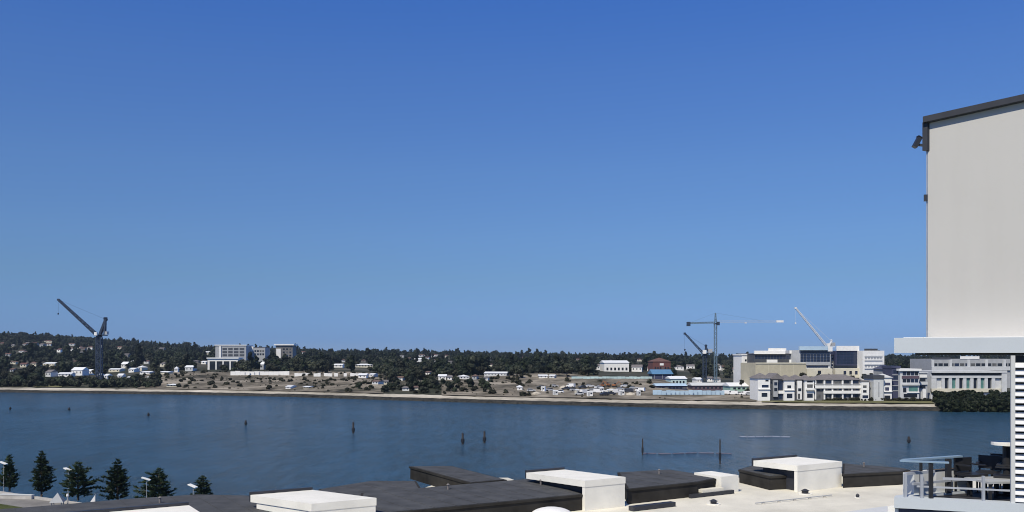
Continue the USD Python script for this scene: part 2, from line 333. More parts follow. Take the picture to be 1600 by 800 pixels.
def roof_block(px_poly, h=H_ROOF):
    """dark clad block whose roof edge is seen at these pixels, near left corner first, counter-clockwise from above"""
    P = [on(x, y, h) for x, y in px_poly]; top = EYE - h; g = shapely.Polygon(P)
    if not g.exterior.is_ccw: P = P[::-1]
    b = slab_of(P, zs + .003, top - .16).put('roof_block', 'clad', bld)
    slab_of(P, top - .16, top - .02, .07).put('edge_trim', 'clad', b)
    slab_of(P, top - .02, top + .012, -.1).put('membrane', 'gravel', b)
    inner = shapely.Polygon(P).buffer(-.16, join_style='mitre'); c0 = P[0]
    for k in range(-30, 31):
        q = np.array(c0) + RU * (k * 1.45 + .6); ln = shapely.LineString([q - NU * 40, q + NU * 40]).buffer(.035, cap_style='flat').intersection(inner)
        if ln.is_empty or ln.area < .05: continue
        for g in getattr(ln, 'geoms', [ln]): slab_of(list(g.exterior.coords)[:-1], top + .012, top + .03).put('seam', 'gravel', b)
    return b
def roof_box(px, py, h, w, l, slab=zs, side='flash', drop=0.0, thick=0.42, r=RU, n=NU, left_over=0.45):
    """white pop-up: front wall, right return and a thick cap that flies out over the dark roof on the left"""
    o = on(px, py, h); top = EYE - h
    b = MB()
    b.prism(quad(o, r, n, w, 0.3), slab + .003, top - thick)
    b.prism(quad(o + r * (w - .3) + n * .3, r, n, .3, l - .3), slab + .003, top - thick)
    fr = b.put('roof_box', 'box', bld)
    q = quad(o - r * 0.03 - n * 0.03, r, n, w + .06, l + .06)
    MB().prism(q, [top - thick, top - thick, top - thick - drop, top - thick - drop], [top, top, top - drop, top - drop]).put('cap', 'box', fr)
    MB().prism(quad(o + r * left_over + n * .3, r, n, w - .3 - left_over, l - .8), slab + .003, [top - thick, top - thick, top - thick - drop * .9, top - thick - drop * .9]).put('side_wall', side, fr)  # recessed side; its dark default colour paints the shade under the cap
    bk = MB(); bb = o + n * (l + .035) + r * .02
    bk.prism(quad(bb, r, n, w, .22), top - thick - drop, top + .16 - drop); bk.put('flashing', 'flash', fr)
    return o
# white boxes, nearest first
roof_box(119, 832, H_BOX, 6.0, 5.0)
roof_box(487, 787, H_BOX, 3.75, 6.0, drop=0.15, side='box', left_over=.04, n=np.array([math.cos(math.radians(138)), math.sin(math.radians(138))]))
roof_box(914, 751, H_BOX, 3.3, 6.9, drop=0.25)
roof_box(1246, 727.5, H_BOX, 4.95, 4.2, drop=0.05)
so = on(1127, 745, 8.78)
MB().prism(quad(so, RU, NU, 1.75, 2.8), zs + .003, EYE - 8.78).put('roof_box', 'box', bld)
# dark blocks between them
roof_block([(556, 806), (911, 772), (832, 747.5), (566, 770)])
roof_block([(981, 764), (1089, 753), (1126, 746), (1046, 733.5), (966, 738)])
roof_block([(1202, 744), (1243, 742), (1262, 733), (1236, 724), (1188, 724), (1155, 733.5)])
roof_block([(1317, 741), (1409, 736.5), (1421, 734), (1409, 731), (1318, 724)])
roof_block([(735, 754), (790, 749.3), (705, 728), (641, 728.5)])
roof_block([(486, 792), (664, 776), (649, 751.5), (578, 751.5), (500, 764)], H_ROOF + .05)
roof_block([(-150, 860), (150, 852), (470, 825), (470, 788), (386, 774), (308, 772.5), (212, 778.5), (60, 791), (-60, 800)])
# roof details: low white kerb, vents, dome
k = on(1098, 771, 9.75); MB().prism(quad(k, RU, NU, 2.1, .5), zs + .28, zs + .5).put('roof_kerb', 'slab', bld)
k = k - NU * .1 - RU * 1.2; MB().prism(quad(k, RU, NU, 4.2, .25), zs + .003, zs + .27).put('roof_duct', 'flash', bld)  # dark bar stands in for the shadow gap below the kerb
k = on(990, 797, 9.9); MB().prism(quad(k, RU, NU, 3.6, .5), zs + .003, zs + .3).put('roof_duct', 'flash', bld)  # dark bar drawn in place of a shadow on the white roof
def vent(px, py, r, h):
    c = on(px, py, H_SLAB); v = MB()
    v.bar((c[0], c[1], zs + .003), (c[0], c[1], zs + h), r * 2, n=10)
    v.bar((c[0], c[1], zs + h), (c[0], c[1], zs + h + .12), r * 2.8, r * .8, n=10)
    p = v.put('roof_vent', 'flash', bld)
    MB().bar((c[0], c[1], zs + .002), (c[0], c[1], zs + .05), r * 4.5, n=10).put('skirt', 'box', p)
vent(1258, 772, .22, .25); vent(1115, 788, .2, .22)
vent(1340, 778, .1, .18)
pp = on(1180, 789, H_SLAB); pq = on(1300, 776, H_SLAB)
MB().bar((*pp, zs + .12), (*pq, zs + .12), .06, n=6).put('roof_pipe', 'grey', bld)
for k_ in range(5):
    q = pp + (pq - pp) * (k_ + .5) / 5; MB().box(q[0] - .1, q[1] - .07, zs + .002, q[0] + .1, q[1] + .07, zs + .085).put('pipe_block', 'concrete', bld)
for px_, py_, h_ in ((700, 765, H_ROOF), (845, 758, H_ROOF), (1030, 741, H_ROOF), (250, 786, H_ROOF), (1350, 730, H_ROOF)):
    c_ = on(px_, py_, h_); zt2 = EYE - h_
    MB().bar((*c_, zt2 + .01), (*c_, zt2 + .32), .13, n=8).bar((*c_, zt2 + .32), (*c_, zt2 + .4), .22, .1, n=8).put('roof_vent', 'grey_roof', bld)
dm = trimesh.creation.icosphere(3, 1.0); dv = dm.vertices.copy(); dc = on(862, 809, H_SLAB)
dv = dv * [1.35, 1.35, .55]; dv = dv[:, :] + [dc[0], dc[1], zs + .1]
MB().add(dv, dm.faces).put('skylight_dome', 'white', bld, smooth=True)
g = on(1330, 812, 9.9)
MB().prism(quad(g - RU * 3.4, RU, NU, 9.5, 1.9), zs + .003, zs + .12).put('roof_walkway', 'pale_grey', bld)

# ---------------------------------------------------------------- the building on the right with its terrace
UA = math.radians(-20.8); U = np.array([math.cos(UA), math.sin(UA)])
BA = math.radians(25); B = np.array([math.cos(BA), math.sin(BA)])
C = np.array([X(1397, 19.2), 19.2]); A = C + B * 1.02
hb = thing('corner_building', 'pale rendered building at right with dark sloping roof edge, canopy slab and open terrace', 'building', (0, 0, 0))
wall_top = lambda t: Z(191.5, A[1]) + 0.150 * t
IN = np.array([-U[1], U[0]])          # into the building
zc1, zc0 = Z(528, 19.2), Z(551.5, 19.2)
t1 = 2.04
for a, b in ((0.0, t1 - .003), (t1 + .003, 9.0)):
    p = [A + U * a, A + U * b, A + U * b + B * 7, A + U * a + B * 7]
    MB().prism(p, zc1 + .013, [wall_top(a), wall_top(b), wall_top(b), wall_top(a)]).put('wall', 'wall', hb)
p = [A - U * .11 - IN * .13, A + U * 9.2 - IN * .13, A + U * 9.2 + B * 7.2, A - U * .11 + B * 7.2]
zt = lambda t: wall_top(t)
MB().prism(p, [zt(-.11) - .0, zt(9.2), zt(9.2), zt(-.11)], [zt(-.11) + .128, zt(9.2) + .128, zt(9.2) + .128, zt(-.11) + .128]).put('roof', 'flash', hb)
q = A - U * .115 - IN * .05
MB().prism([q, q + U * .1, q + U * .1 + B * .25, q + B * .25], zt(0) - .62, zt(0)).put('gutter_end', 'flash', hb)
MB().bar((*(A - U * .045 + B * .04), zc1), (*(A - U * .045 + B * .04), zt(0) - .6), .035, n=8).put('downpipe', 'steel', hb)
br = MB(); z0 = Z(309, A[1]); q = A - U * .05
br.prism([q - U * .03 - IN * .03, q + U * .045 - IN * .03, q + U * .045 + IN * .05, q - U * .03 + IN * .05], z0 - .07, z0 + .07); br.put('pipe_bracket', 'flash', hb)
# flood light on the corner
fl = MB(); q = A - U * .2
Rt = np.array([[math.cos(.5), 0, math.sin(.5)], [0, 1, 0], [-math.sin(.5), 0, math.cos(.5)]])
bx = MB().box(-.045, -.06, -.12, .045, .06, .12).mesh(); v = bx[0] @ Rt.T + np.array([q[0] - .02, q[1], zt(0) - .42])
lamp = MB().add(v, bx[1]).put('flood_light', 'flash', hb)
MB().bar((q[0], q[1] + .0, zt(0) - .47), (*(A - U * .06), zt(0) - .5), .05).put('arm', 'flash', lamp)
bx = MB().box(-.06, -.07, .12, .06, .07, .135).mesh(); MB().add(bx[0] @ Rt.T + np.array([q[0] - .02, q[1], zt(0) - .42]), bx[1]).put('visor', 'flash', lamp)
# canopy slab
def terr(o, a, b): return [o, o + U * a, o + U * a + B * b, o + B * b]
MB().prism(terr(C, 10.5, 8.0), zc0, zc1).put('canopy_slab', 'fascia', hb)
MB().prism(terr(C + U * .25 + B * .25, 10, 7.5), zc0 - .05, zc0 - .002).put('soffit', 'dark_grey', hb)  # dark colour stands in for the shadow line below the slab
MB().prism(terr(C + U * .12 + B * .1, 10.2, 7.8), zc1 + .001, zc1 + .012).put('canopy_membrane', 'white', hb)  # unseen white sheet added to bounce sunlight up the wall
# terrace slab, kerb, dark wall under it
zf = Z(779, 19.2) + .0
MB().prism(terr(C + U * .02 + IN * .1, 10.4, 8.0), zf - .22, zf - .02).put('terrace_floor', 'tile', hb)
kb = MB()
kb.prism([C, C + U * 10.4, C + U * 10.4 + IN * .30, C + U * .05 + IN * .30], zf - .2, zf + .03)
kb.prism([C + IN * .302 + U * .05, C + IN * .302 + U * .35, C + IN * .302 + U * .35 + B * 7.5, C + IN * .302 + U * .05 + B * 7.5], zf - .2, zf + .028)
kb.put('kerb', 'fascia', hb)
MB().prism([C + U * .1 + IN * .12, C + U * 10.3 + IN * .12, C + U * 10.3 + B * 7.5, C + U * .1 + B * 7.5], zf - 3.0, zf - .225).put('wall', 'dark_blue', hb)
MB().prism([C + U * .02 + IN * .06, C + U * 10.3 + IN * .06, C + U * 10.3 + IN * .115, C + U * .02 + IN * .115], zf - .62, zf - .34).put('wall_band', 'grey', hb)
lw = [C + U * .0 + IN * .14 - U * .12, C + U * .09 + IN * .14, C + U * .09 + B * 3, C - U * .12 + B * 3]
MB().prism(lw, PROM, zf - .19).put('wall', 'white', hb)
MB().prism([C + U * .1 + IN * .14, C + U * 10.3 + IN * .14, C + U * 10.3 + B * 7.4, C + U * .1 + B * 7.4], PROM, zf - 3.0).put('wall', 'dark_grey', hb)
# louvred screen
tl = 2.22
lv = thing('louvre_screen', 'tall pale louvre screen of horizontal slats at the right end of the terrace', 'louvre', (*(C + U * tl + IN * .04), zf + .03), math.degrees(UA))
top_l = zc0 - .055 - zf - .03
MB().box(0, 0, 0, .075, .12, top_l).put('frame', 'pale_grey', lv)
MB().box(2.9, 0, 0, 2.975, .12, top_l).put('frame', 'pale_grey', lv)
pitch = 11.05 * 18.4 / F
for i in range(int(top_l / pitch)):
    z = .03 + i * pitch
    s = MB(); a = np.array([[0, .0, z], [0, .022, z - .012], [0, .115, z + .085], [0, .093, z + .097]])
    v = np.vstack([a + [.077, 0, 0], a + [2.898, 0, 0]])
    s.add(v, [(0, 1, 5, 4), (1, 2, 6, 5), (2, 3, 7, 6), (3, 0, 4, 7), (0, 3, 2, 1), (4, 5, 6, 7)]).put('slat', 'slat', lv)
MB().box(.08, .16, 0, 2.9, .2, top_l).put('backing', 'black', lv)
# balustrade
ba = thing('balustrade', 'pale metal balustrade with flat cap tinted pale blue for its reflection at the terrace corner', 'railing', (0, 0, 0))
zt_r = Z(718, 19.2)
O = C + U * .12 + B * .12
def post(q, z0, z1, w, m='rail', nm='post', par=None): return MB().bar((q[0], q[1], z0), (q[0], q[1], z1), w).put(nm, m, par or ba)
zk = zf + .031
for d in (0.02, .34): post(O + U * d, zk, zk + .5, .055)
post(O + B * .5, zk, zt_r - .05, .05, 'black'); post(O + U * .52 + IN * .02, zk, zt_r - .05, .07, 'black'); post(O + B * 1.35, zk, zt_r - .05, .1, 'black')
post(C + U * 1.72 + IN * .12, zk, zk + .52, .05)
def rail(a, b, z, w=.036, m='rail', nm='rail'): return MB().bar((a[0], a[1], z), (b[0], b[1], z), w).put(nm, m, ba)
def plate(a, d, L, w, z, t, m, nm, par=ba):
    n = np.array([-d[1], d[0]]); return MB().prism([a, a + d * L, a + d * L + n * w, a + n * w], z, z + t).put(nm, m, par)
plate(O - U * .05 - B * .05, U, .95, .13, zt_r - .05, .03, 'top_rail', 'cap_rail')
plate(O - U * .05 + B * .14, B, 1.75, .13, zt_r - .046, .035, 'top_rail', 'cap_rail')
rail(C + U * .45 + IN * .12, C + U * 2.21 + IN * .12, zk + .24)
rail(C + U * 1.0 + IN * .7, C + U * 2.3 + IN * .7, zk + .36, .05)
rail(O + U * .02, O + B * .9, zk + .5, .06); rail(O + U * .1 + B * .1, O + B * 2.6, zk + .28, .05)
# low white planters along the corner
for d, L, z, h in ((.32, .55, .0, .17), (1.0, 1.15, .05, .17)):
    pl = thing('planter', ['white trough planter low behind the balustrade corner', 'longer white trough planter further along the terrace edge'][d > .5], 'planter', (*(O + B * d + IN * .25), zf - .02), math.degrees(BA))
    b_ = MB().box(0, 0, .0, L, .3, .33 + h); b_.put('trough', 'pale_grey', pl)
    MB().box(.03, .03, .33 + h, L - .03, .27, .33 + h + .02).put('soil', 'bark', pl)
# furniture in the terrace shade
def chair(name, label, q, rot, m='black', cls=None):
    t = thing(name, label, 'chair', (q[0], q[1], zf - .019), rot)
    MB().box(-.24, -.24, .42, .24, .24, .47).put('seat', m, t)
    MB().box(-.24, .2, .5, .24, .25, .80).put('backrest', m, t)
    for sx in (-.21, .21):
        MB().bar((sx, -.21, 0), (sx, -.21, .43), .035).put('leg', m, t); MB().bar((sx, .22, 0), (sx, .22, .52), .035).put('leg', m, t)
        MB().box(sx - .025, -.2, .64, sx + .025, .22, .67).put('armrest', m, t)
    return t
Q = lambda px, D: np.array([X(px, D), D])
chair('terrace_chair', 'dark terrace chair nearest the corner balustrade', Q(1517, 19.9), 20)
chair('terrace_chair', 'dark terrace chair in the middle of the terrace seating', Q(1545, 20.3), -35)
chair('terrace_chair', 'dark terrace chair tucked closest to the louvre screen', Q(1572, 19.6), -120)
chair('terrace_chair', 'dark terrace chair at the back of the seating, under the white table top', Q(1566, 21.0), 150)
tb = thing('terrace_table', 'low dark table with a pale edge between the terrace chairs', 'table', (*Q(1552, 19.3), zf - .019), 10)
MB().box(-.4, -.4, .38, .4, .4, .42).put('tabletop', 'grey', tb)
for sx in (-.34, .34):
    for sy in (-.34, .34): MB().bar((sx, sy, 0), (sx, sy, .38), .05).put('leg', 'black', tb)
ht = thing('bar_table', 'tall bar table with white round top and dark post beside the louvre screen', 'table', (*Q(1573, 19.9), zf - .019))
zz = Z(691, 19.9) - (zf - .019)
MB().bar((0, 0, zz - .06), (0, 0, zz), .62, n=20).put('tabletop', 'white', ht)
MB().bar((0, 0, .03), (0, 0, zz - .06), .16, n=10).put('post', 'black', ht); MB().bar((0, 0, 0), (0, 0, .03), .5, n=16).put('base', 'black', ht)

# ---------------------------------------------------------------- promenade: pines, lamps, small things
def pine_meshes(seed, H, W, taper=1.0, open_=0.0):
    r = random.Random(seed); tr = MB(); tr.bar((0, 0, 0), (0, 0, H * .5), .26, .14, 8); tr.bar((0, 0, H * .5), (0, 0, H * .99), .14, .03, 6)
    lv, lf, n = [], [], 0
    lean = r.uniform(0, 6.28)
    levels = int(H * 4.2); side = [r.uniform(.75, 1.15) for _ in range(6)]
    for i in range(levels):
        t = (i + r.random()) / levels
        z = H * (.09 + .9 * t); rad = W * .5 * (1 - t) ** .62 * taper * r.uniform(.72, 1.22)
        if t < .12: rad *= .78
        nb = 9 if t < .75 else 6
        a0 = r.uniform(0, 6.28)
        for k in range(nb):
            a = a0 + k * 6.283 / nb + r.uniform(-.3, .3); L = rad * r.uniform(.45, 1.38) * (1 + .16 * math.cos(a - lean)) * side[int(a / 1.05) % 6]; lift = r.uniform(.1, .5)
            tip = np.array([math.cos(a) * L, math.sin(a) * L, z + lift * L])
            if L > .45 and k % 3 == 0: tr.bar((0, 0, z), tuple(tip * [.85, .85, 1] + [0, 0, -.1]), .05, .02, 3)
            m = max(5, int(20 * L))
            for _ in range(m):
                s = r.uniform(.2, 1) ** .65
                p = np.array([0, 0, z]) * (1 - s) + tip * s + np.array([r.gauss(0, .08), r.gauss(0, .08), r.gauss(0, .06)])
                d = np.array([math.cos(a) + r.gauss(0, .5), math.sin(a) + r.gauss(0, .5), r.uniform(-.1, .9)]); d /= np.linalg.norm(d)
                e = np.cross(d, [r.gauss(0, 1), r.gauss(0, 1), r.gauss(0, 1)]); e /= np.linalg.norm(e)
                q = r.uniform(.16, .34); w = q * .3
                lv += [p - e * w, p + d * q, p + e * w, p - d * q * .35]; lf.append((n, n + 2, n + 1)); lf.append((n, n + 3, n + 2)); n += 4
    return tr, MB().add(lv, lf)
pines = [(15, 768, 712, 36, 'dark conical pine at the left edge of the picture on the promenade'),
         (65, 776, 705, 40, 'tallest narrow pine by the pale low wall on the promenade'),
         (122, 782, 722, 52, 'broad bushy pine beside the grey pyramid shelter'),
         (184, 786, 718, 42, 'slim pine with a forked tip between two bushier pines'),
         (248, 792, 732, 54, 'wide squat pine with ragged top beside a promenade lamp'),
         (317, 797, 744, 34, 'smallest pine, mostly hidden behind the dark roof')]
for i, (px, yb, yt, w, lab) in enumerate(pines):
    D = 19 * F / (yb - HOR); H = (yb - yt) * D / F; W = w * D / F * 1.0
    t = thing('pine_tree', lab, 'tree', (X(px, D), D, PROM))
    tr, cr = pine_meshes(30 + i, H, W, 1.0)
    tr.put('trunk', 'bark', t); cr.put('crown', 'pine', t)
for px, D, lab in ((2, 124, 'promenade lamp at the left edge of the picture behind the first pine'), (103, 117, 'promenade lamp just left of the broad bushy pine'),
                   (226, 108, 'promenade lamp just left of the wide squat pine'), (299, 102, 'promenade lamp just left of the smallest pine')):
    t = thing('street_lamp', lab, 'lamp', (X(px, D), D + .6, PROM + .004), R.uniform(-20, 20))
    MB().bar((0, 0, 0), (0, 0, 4.0), .09, .06, 8).put('pole', 'grey', t); MB().bar((0, 0, 0), (0, 0, .1), .3, n=8).put('base', 'grey', t)
    a = math.radians(18); bx = MB().box(-.7, -.28, -.05, .35, .28, .05).mesh()
    rot = np.array([[math.cos(a), 0, -math.sin(a)], [0, 1, 0], [math.sin(a), 0, math.cos(a)]])
    MB().add(bx[0] @ np.array([[math.cos(-a), 0, -math.sin(-a)], [0, 1, 0], [math.sin(-a), 0, math.cos(-a)]]).T + [0.1, 0, 4.05], bx[1]).put('lamp_head', 'white', t)
D = 19 * F / (777 - HOR)
t = thing('seat_wall', 'long low pale concrete seat wall on the promenade beneath the leftmost pines', 'wall', (X(34, D), D - 1.2, PROM + .004), -8)
MB().box(-2.3, -.25, 0, 2.3, .25, .5).put('base', 'concrete', t); MB().box(-2.35, -.3, .5, 2.35, .3, .6).put('seat', 'pale_grey', t)
D = 112.0
t = thing('shelter', 'small grey pyramid-roofed shelter between the pines on the promenade', 'shelter', (X(90, D), D, PROM), 15)
for sx in (-.55, .55):
    for sy in (-.55, .55): MB().bar((sx, sy, 0), (sx, sy, .75), .1).put('post', 'grey', t)
MB().add([(-.8, -.8, .75), (.8, -.8, .75), (.8, .8, .75), (-.8, .8, .75), (0, 0, 1.9)], [(0, 1, 4), (1, 2, 4), (2, 3, 4), (3, 0, 4), (0, 2, 1), (0, 3, 2)]).put('roof', 'grey', t)
t = thing('shade_sail', 'small white triangular sail on a mast between the bushy pine and the slim pine', 'sail', (X(152, D), D - 1, PROM), 10)
MB().bar((.2, 0, 0), (.2, 0, 1.9), .07, n=6).put('mast', 'steel', t)
MB().prism([(-.42, -.02), (.17, -.02), (.17, .02), (-.42, .02)], [.7] * 4, [.85, 1.75, 1.75, .85]).put('sail', 'white', t)
t = thing('bollard_light', 'short white bollard light left of the broad bushy pine', 'bollard', (X(99.5, D), D + 1, PROM)); MB().bar((0, 0, 0), (0, 0, 1.3), .16, n=8).put('post', 'grey', t)
MB().bar((0, 0, 1.3), (0, 0, 1.6), .34, .26, 10).put('lamp_head', 'white', t)

# ---------------------------------------------------------------- water: piles and floating booms
piles = [(16, 640, 4, 'far left'), (108, 641, 4, ''), (232, 650, 5, ''), (384, 664, 7, ''), (552, 677, 17, ''), (723, 694, 17, ''), (757, 692, 18, ''), (1004, 711, 25, ''), (1125, 725, 38, ''), (1420, 692, 10, '')]
plab = ['dark mooring pile, leftmost out on the water', 'dark mooring pile standing in the water below the left crane', 'dark mooring pile in the water straight above the wide squat pine', 'dark mooring pile in open water above the white roof box',
        'tall dark mooring pile alone in the middle of the bay', 'dark mooring pile, left one of the close pair in mid bay', 'dark mooring pile, right one of the close pair in mid bay',
        'tall thin mooring pile at the left end of the pink boom', 'tallest thin mooring pile in front of the pink boom', 'mooring pile near the terrace corner, rightmost in the water']
for (px, yb, h, _), lab in zip(piles, plab):
    D = EYE * F / (yb - HOR); H = h * D / F; t = thing('mooring_pile', lab, 'pile', (X(px, D), D, 0))
    w = .32 if px in (1004, 1125) else .6
    MB().bar((0, 0, -2), (0, 0, H), w, w * .8, 8).put('pile', 'pile', t)
    MB().bar((0, 0, H * .16), (0, 0, H * .42 + .2), w * 1.45, w * 1.45, 8).put('sleeve', 'black', t)
    MB().bar((0, 0, H), (0, 0, H + .22), w * .95, w * .2, 8).put('pile_cap', 'crane_dark', t)
def boom(name, lab, pts, m, w):
    t = thing(name, lab, 'boom', (0, 0, 0)); pts = [on(px, py, EYE) for px, py in pts]
    for a, b in zip(pts[:-1], pts[1:]):
        L = np.linalg.norm(b - a); n = max(2, int(L / 3.2))
        for i in range(n):
            p, q = a + (b - a) * (i + .06) / n, a + (b - a) * (i + .94) / n
            MB().bar((p[0], p[1], .08), (q[0], q[1], .08), w, n=6).put('float', m, t)
boom('floating_boom', 'thin pale floating boom on the water above the roof box on the right', [(1155, 682.7), (1180, 683.1), (1205, 682.6), (1235, 683.2)], 'boomw', .34)
boom('floating_boom', 'faded pink floating boom between the two thin mooring piles', [(1004, 709), (1050, 709.5), (1090, 708), (1145, 709.5)], 'boom', .24)

# ---------------------------------------------------------------- far shore buildings
VIS = []       # (px0, py0, px1, py1, D): what trees in front must leave in view
def building(name, label, px0, px1, ytop, ybase, D, depth, wall, pieces=(), rot=0.0, roof=None, keep=True, cat='building', group=None, sink=2.0):
    """pieces: (name, px0, py0, px1, py1, material, proud): boxes set on the front, measured in the photograph at this depth"""
    pc = (px0 + px1) / 2; zb_ = Z(ybase, D) - .0
    t = thing(name, label, cat, (X(pc, D), D, zb_), rot, group)
    w = (px1 - px0) / F * D / 2; h = (ybase - ytop) / F * D
    MB().box(-w, 0, -sink, w, depth, h).put('wall', wall, t)
    k = D / F
    for nm, a, b, c_, d_, m, pr in pieces:
        if nm == 'window' and m == 'window': m = R.choice(['window', 'window', 'window', 'window_blind', 'blue_glass', 'window'])
        x0, x1 = (a - pc) * k, (c_ - pc) * k; z1_, z0_ = (ybase - b) * k, (ybase - d_) * k
        MB().box(x0, -pr, z0_, x1, -.004 if pr > 0.02 else .1, z1_).put(nm, m, t)
    if roof: roof(t, w, depth, h)
    if keep: VIS.append((px0, ytop, px1, ytop + (ybase - 1 - ytop) * float(keep), D))
    return t
def flat(m, over=.3, th=.35):
    return lambda t, w, d, h: MB().box(-w - over, -over, h + .004, w + over, d + over, h + th).put('roof', m, t)
def gable(m, rise, over=.5):
    def f(t, w, d, h):
        MB().add([(-w - over, -over, h), (w + over, -over, h), (w + over, d + over, h), (-w - over, d + over, h), (-w - over, d / 2, h + rise), (w + over, d / 2, h + rise)],
                 [(0, 1, 5), (0, 5, 4), (2, 3, 4), (2, 4, 5), (0, 4, 3), (1, 2, 5), (0, 2, 1), (0, 3, 2)]).put('roof', m, t)
    return f
def hip(m, rise, over=.5):
    def f(t, w, d, h):
        i = min(w, d / 2) * .9
        MB().add([(-w - over, -over, h), (w + over, -over, h), (w + over, d + over, h), (-w - over, d + over, h), (-w + i, d / 2, h + rise), (w - i, d / 2, h + rise)],
                 [(0, 1, 5), (0, 5, 4), (2, 3, 4), (2, 4, 5), (0, 4, 3), (1, 2, 5), (0, 2, 1), (0, 3, 2)]).put('roof', m, t)
    return f
def front_gable(m, rise, over=.4):
    def f(t, w, d, h):
        MB().add([(-w - over, -over, h), (w + over, -over, h), (w + over, d + over, h), (-w - over, d + over, h), (0, -over, h + rise), (0, d + over, h + rise)],
                 [(0, 1, 4), (1, 2, 5), (1, 5, 4), (2, 3, 5), (3, 0, 4), (3, 4, 5), (0, 2, 1), (0, 3, 2)]).put('roof', m, t)
    return f
def grid(px0, py0, px1, py1, nx, ny, fx=.6, fy=.55, m='window', pr=.05, nm='window'):
    out = []; dx, dy = (px1 - px0) / nx, (py1 - py0) / ny
    for i in range(nx):
        for j in range(ny):
            a, b = px0 + dx * (i + .5 - fx / 2), py0 + dy * (j + .5 - fy / 2)
            out.append((nm, a, b, a + dx * fx, b + dy * fy, m, pr))
    return out
WN = 'window'
# the row of three-storey town houses on the right shore, left to right
D1 = 390
building('townhouse', 'white townhouse with small dark windows, left end of the shore terrace row', 1184, 1203.5, 591, 624, D1, 11, 'white',
         [(WN, 1190.5, 601.5, 1201, 605.5, 'window', .05), (WN, 1190, 614, 1199, 620, 'window', .05), (WN, 1196, 593.5, 1201, 596, 'window', .05), ('ledge', 1184, 607.5, 1203.5, 608.6, 'white', .5)], 3, hip('grey_roof', 2.2))
building('townhouse', 'dark townhouse with a grey glazed bay under a peaked roof', 1203.6, 1225, 592.5, 624, D1 + 1.5, 11, 'dark_grey',
         [('bay', 1207.5, 594, 1214.5, 620, 'grey', .9), (WN, 1208.5, 597, 1213.5, 602, 'window', .95), (WN, 1208.5, 606, 1213.5, 611, 'window', .95), (WN, 1216.5, 595, 1224, 609, 'blue_glass', .06),
          ('balustrade', 1215.5, 610.5, 1225, 615, 'white', .8), (WN, 1217, 616, 1224, 623, 'window', .05)], 2, front_gable('grey_roof', 2.6))
building('townhouse', 'plain white townhouse with two square dark windows beside the dark one', 1225.2, 1241.5, 594, 624, D1, 11, 'white',
         [(WN, 1230, 602, 1236, 606.5, 'window', .05), (WN, 1229.5, 615, 1238, 622, 'window', .05), ('ledge', 1225.2, 609, 1241.5, 610, 'white', .5)], 2, hip('grey_roof', 2.2))
building('townhouse', 'narrow white townhouse between two dark recesses in the shore row', 1241.7, 1257, 593, 624, D1 + 1.2, 11, 'dark_grey',
         [('front_panel', 1245, 595, 1252, 624, 'white', .8), (WN, 1246, 606.5, 1251, 611, 'window', .85), (WN, 1245.8, 615, 1249, 623, 'window', .85)], 2, hip('grey_roof', 2.0))
building('townhouse', 'white townhouse with deep balcony opening next to the long balcony block', 1257.2, 1272, 594, 624, D1, 11, 'white',
         [(WN, 1261, 600.5, 1270, 606, 'window', .05), (WN, 1261, 615, 1270, 621.5, 'window', .05), (WN, 1261, 595, 1270, 597.5, 'window', .05), ('balustrade', 1259, 606.5, 1271.5, 609.5, 'white', 1.0)], 2, hip('grey_roof', 2.2))
pc = [('balustrade', 1272.5, 602, 1345, 606.6, 'white', 1.1), ('balustrade', 1286, 610.5, 1345, 614.8, 'white', 1.1), ('slab', 1272.5, 599.8, 1345, 600.6, 'pale_grey', 1.0)]
for a in (1272.5, 1286.5, 1299, 1315, 1329.5, 1343): pc.append(('pier', a, 594.5, a + 2, 624, 'white', .7))
pc += grid(1274, 594.8, 1344, 599.5, 5, 1, .62, .9) + grid(1274, 606.8, 1344, 610.5, 8, 1, .6, .9) + grid(1274, 616, 1344, 622.5, 7, 1, .62, .95)
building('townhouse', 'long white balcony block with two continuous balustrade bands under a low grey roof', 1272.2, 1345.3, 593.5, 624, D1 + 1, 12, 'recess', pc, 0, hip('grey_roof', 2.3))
building('townhouse', 'white end bay with stacked square windows at the right of the balcony block', 1346, 1358, 596, 624, D1 - 1, 11, 'white',
         [(WN, 1348.5, 602, 1354, 606, 'window', .05), (WN, 1348.5, 609.5, 1354, 613.5, 'window', .05), (WN, 1347.5, 617.5, 1356.5, 622, 'window', .05)], 0, flat('grey_roof'))
building('stair_block', 'dark recessed stair block between the balcony block and the pale blank block', 1358.2, 1365, 598, 625, D1 + 2, 9, 'dark_blue', [('band', 1358.4, 606, 1364.8, 607, 'grey', .2), ('band', 1358.4, 614, 1364.8, 615, 'grey', .2)], 0, flat('grey_roof'))
building('stair_block', 'pale blank-walled block with dark cap, right of the balcony block', 1365.2, 1380.5, 592, 626, D1 - 2, 11, 'pale_grey', [(WN, 1372, 597, 1374, 620, 'grey', .05)], 0, flat('dark_grey', .3, 1.6))
building('townhouse', 'white house with two dark plum windows beside the dark blue stair tower', 1380.7, 1393.5, 590, 625, D1, 11, 'white',
         [(WN, 1383, 598, 1391, 602, 'dark_blue', .05), (WN, 1383, 605, 1389, 610.5, 'dark_blue', .05), (WN, 1382, 618, 1391, 624, 'window', .05), ('ledge', 1380.7, 611.2, 1393.5, 612.4, 'white', .6)], 0, hip('pale_grey', 1.6))
building('stair_tower', 'dark blue stair tower with faint pale bands, tallest in the shore row', 1393.7, 1406, 575, 625, D1 + 2, 10, 'dark_blue',
         [('band', 1394, y, 1405.5, y + 1.1, 'grey', .15) for y in (585, 594, 602, 610)] + [(WN, 1396, y, 1403, y + 5, 'blue_glass', .05) for y in (578, 587.5, 604.5)], 0, flat('dark_blue', .3, .9))
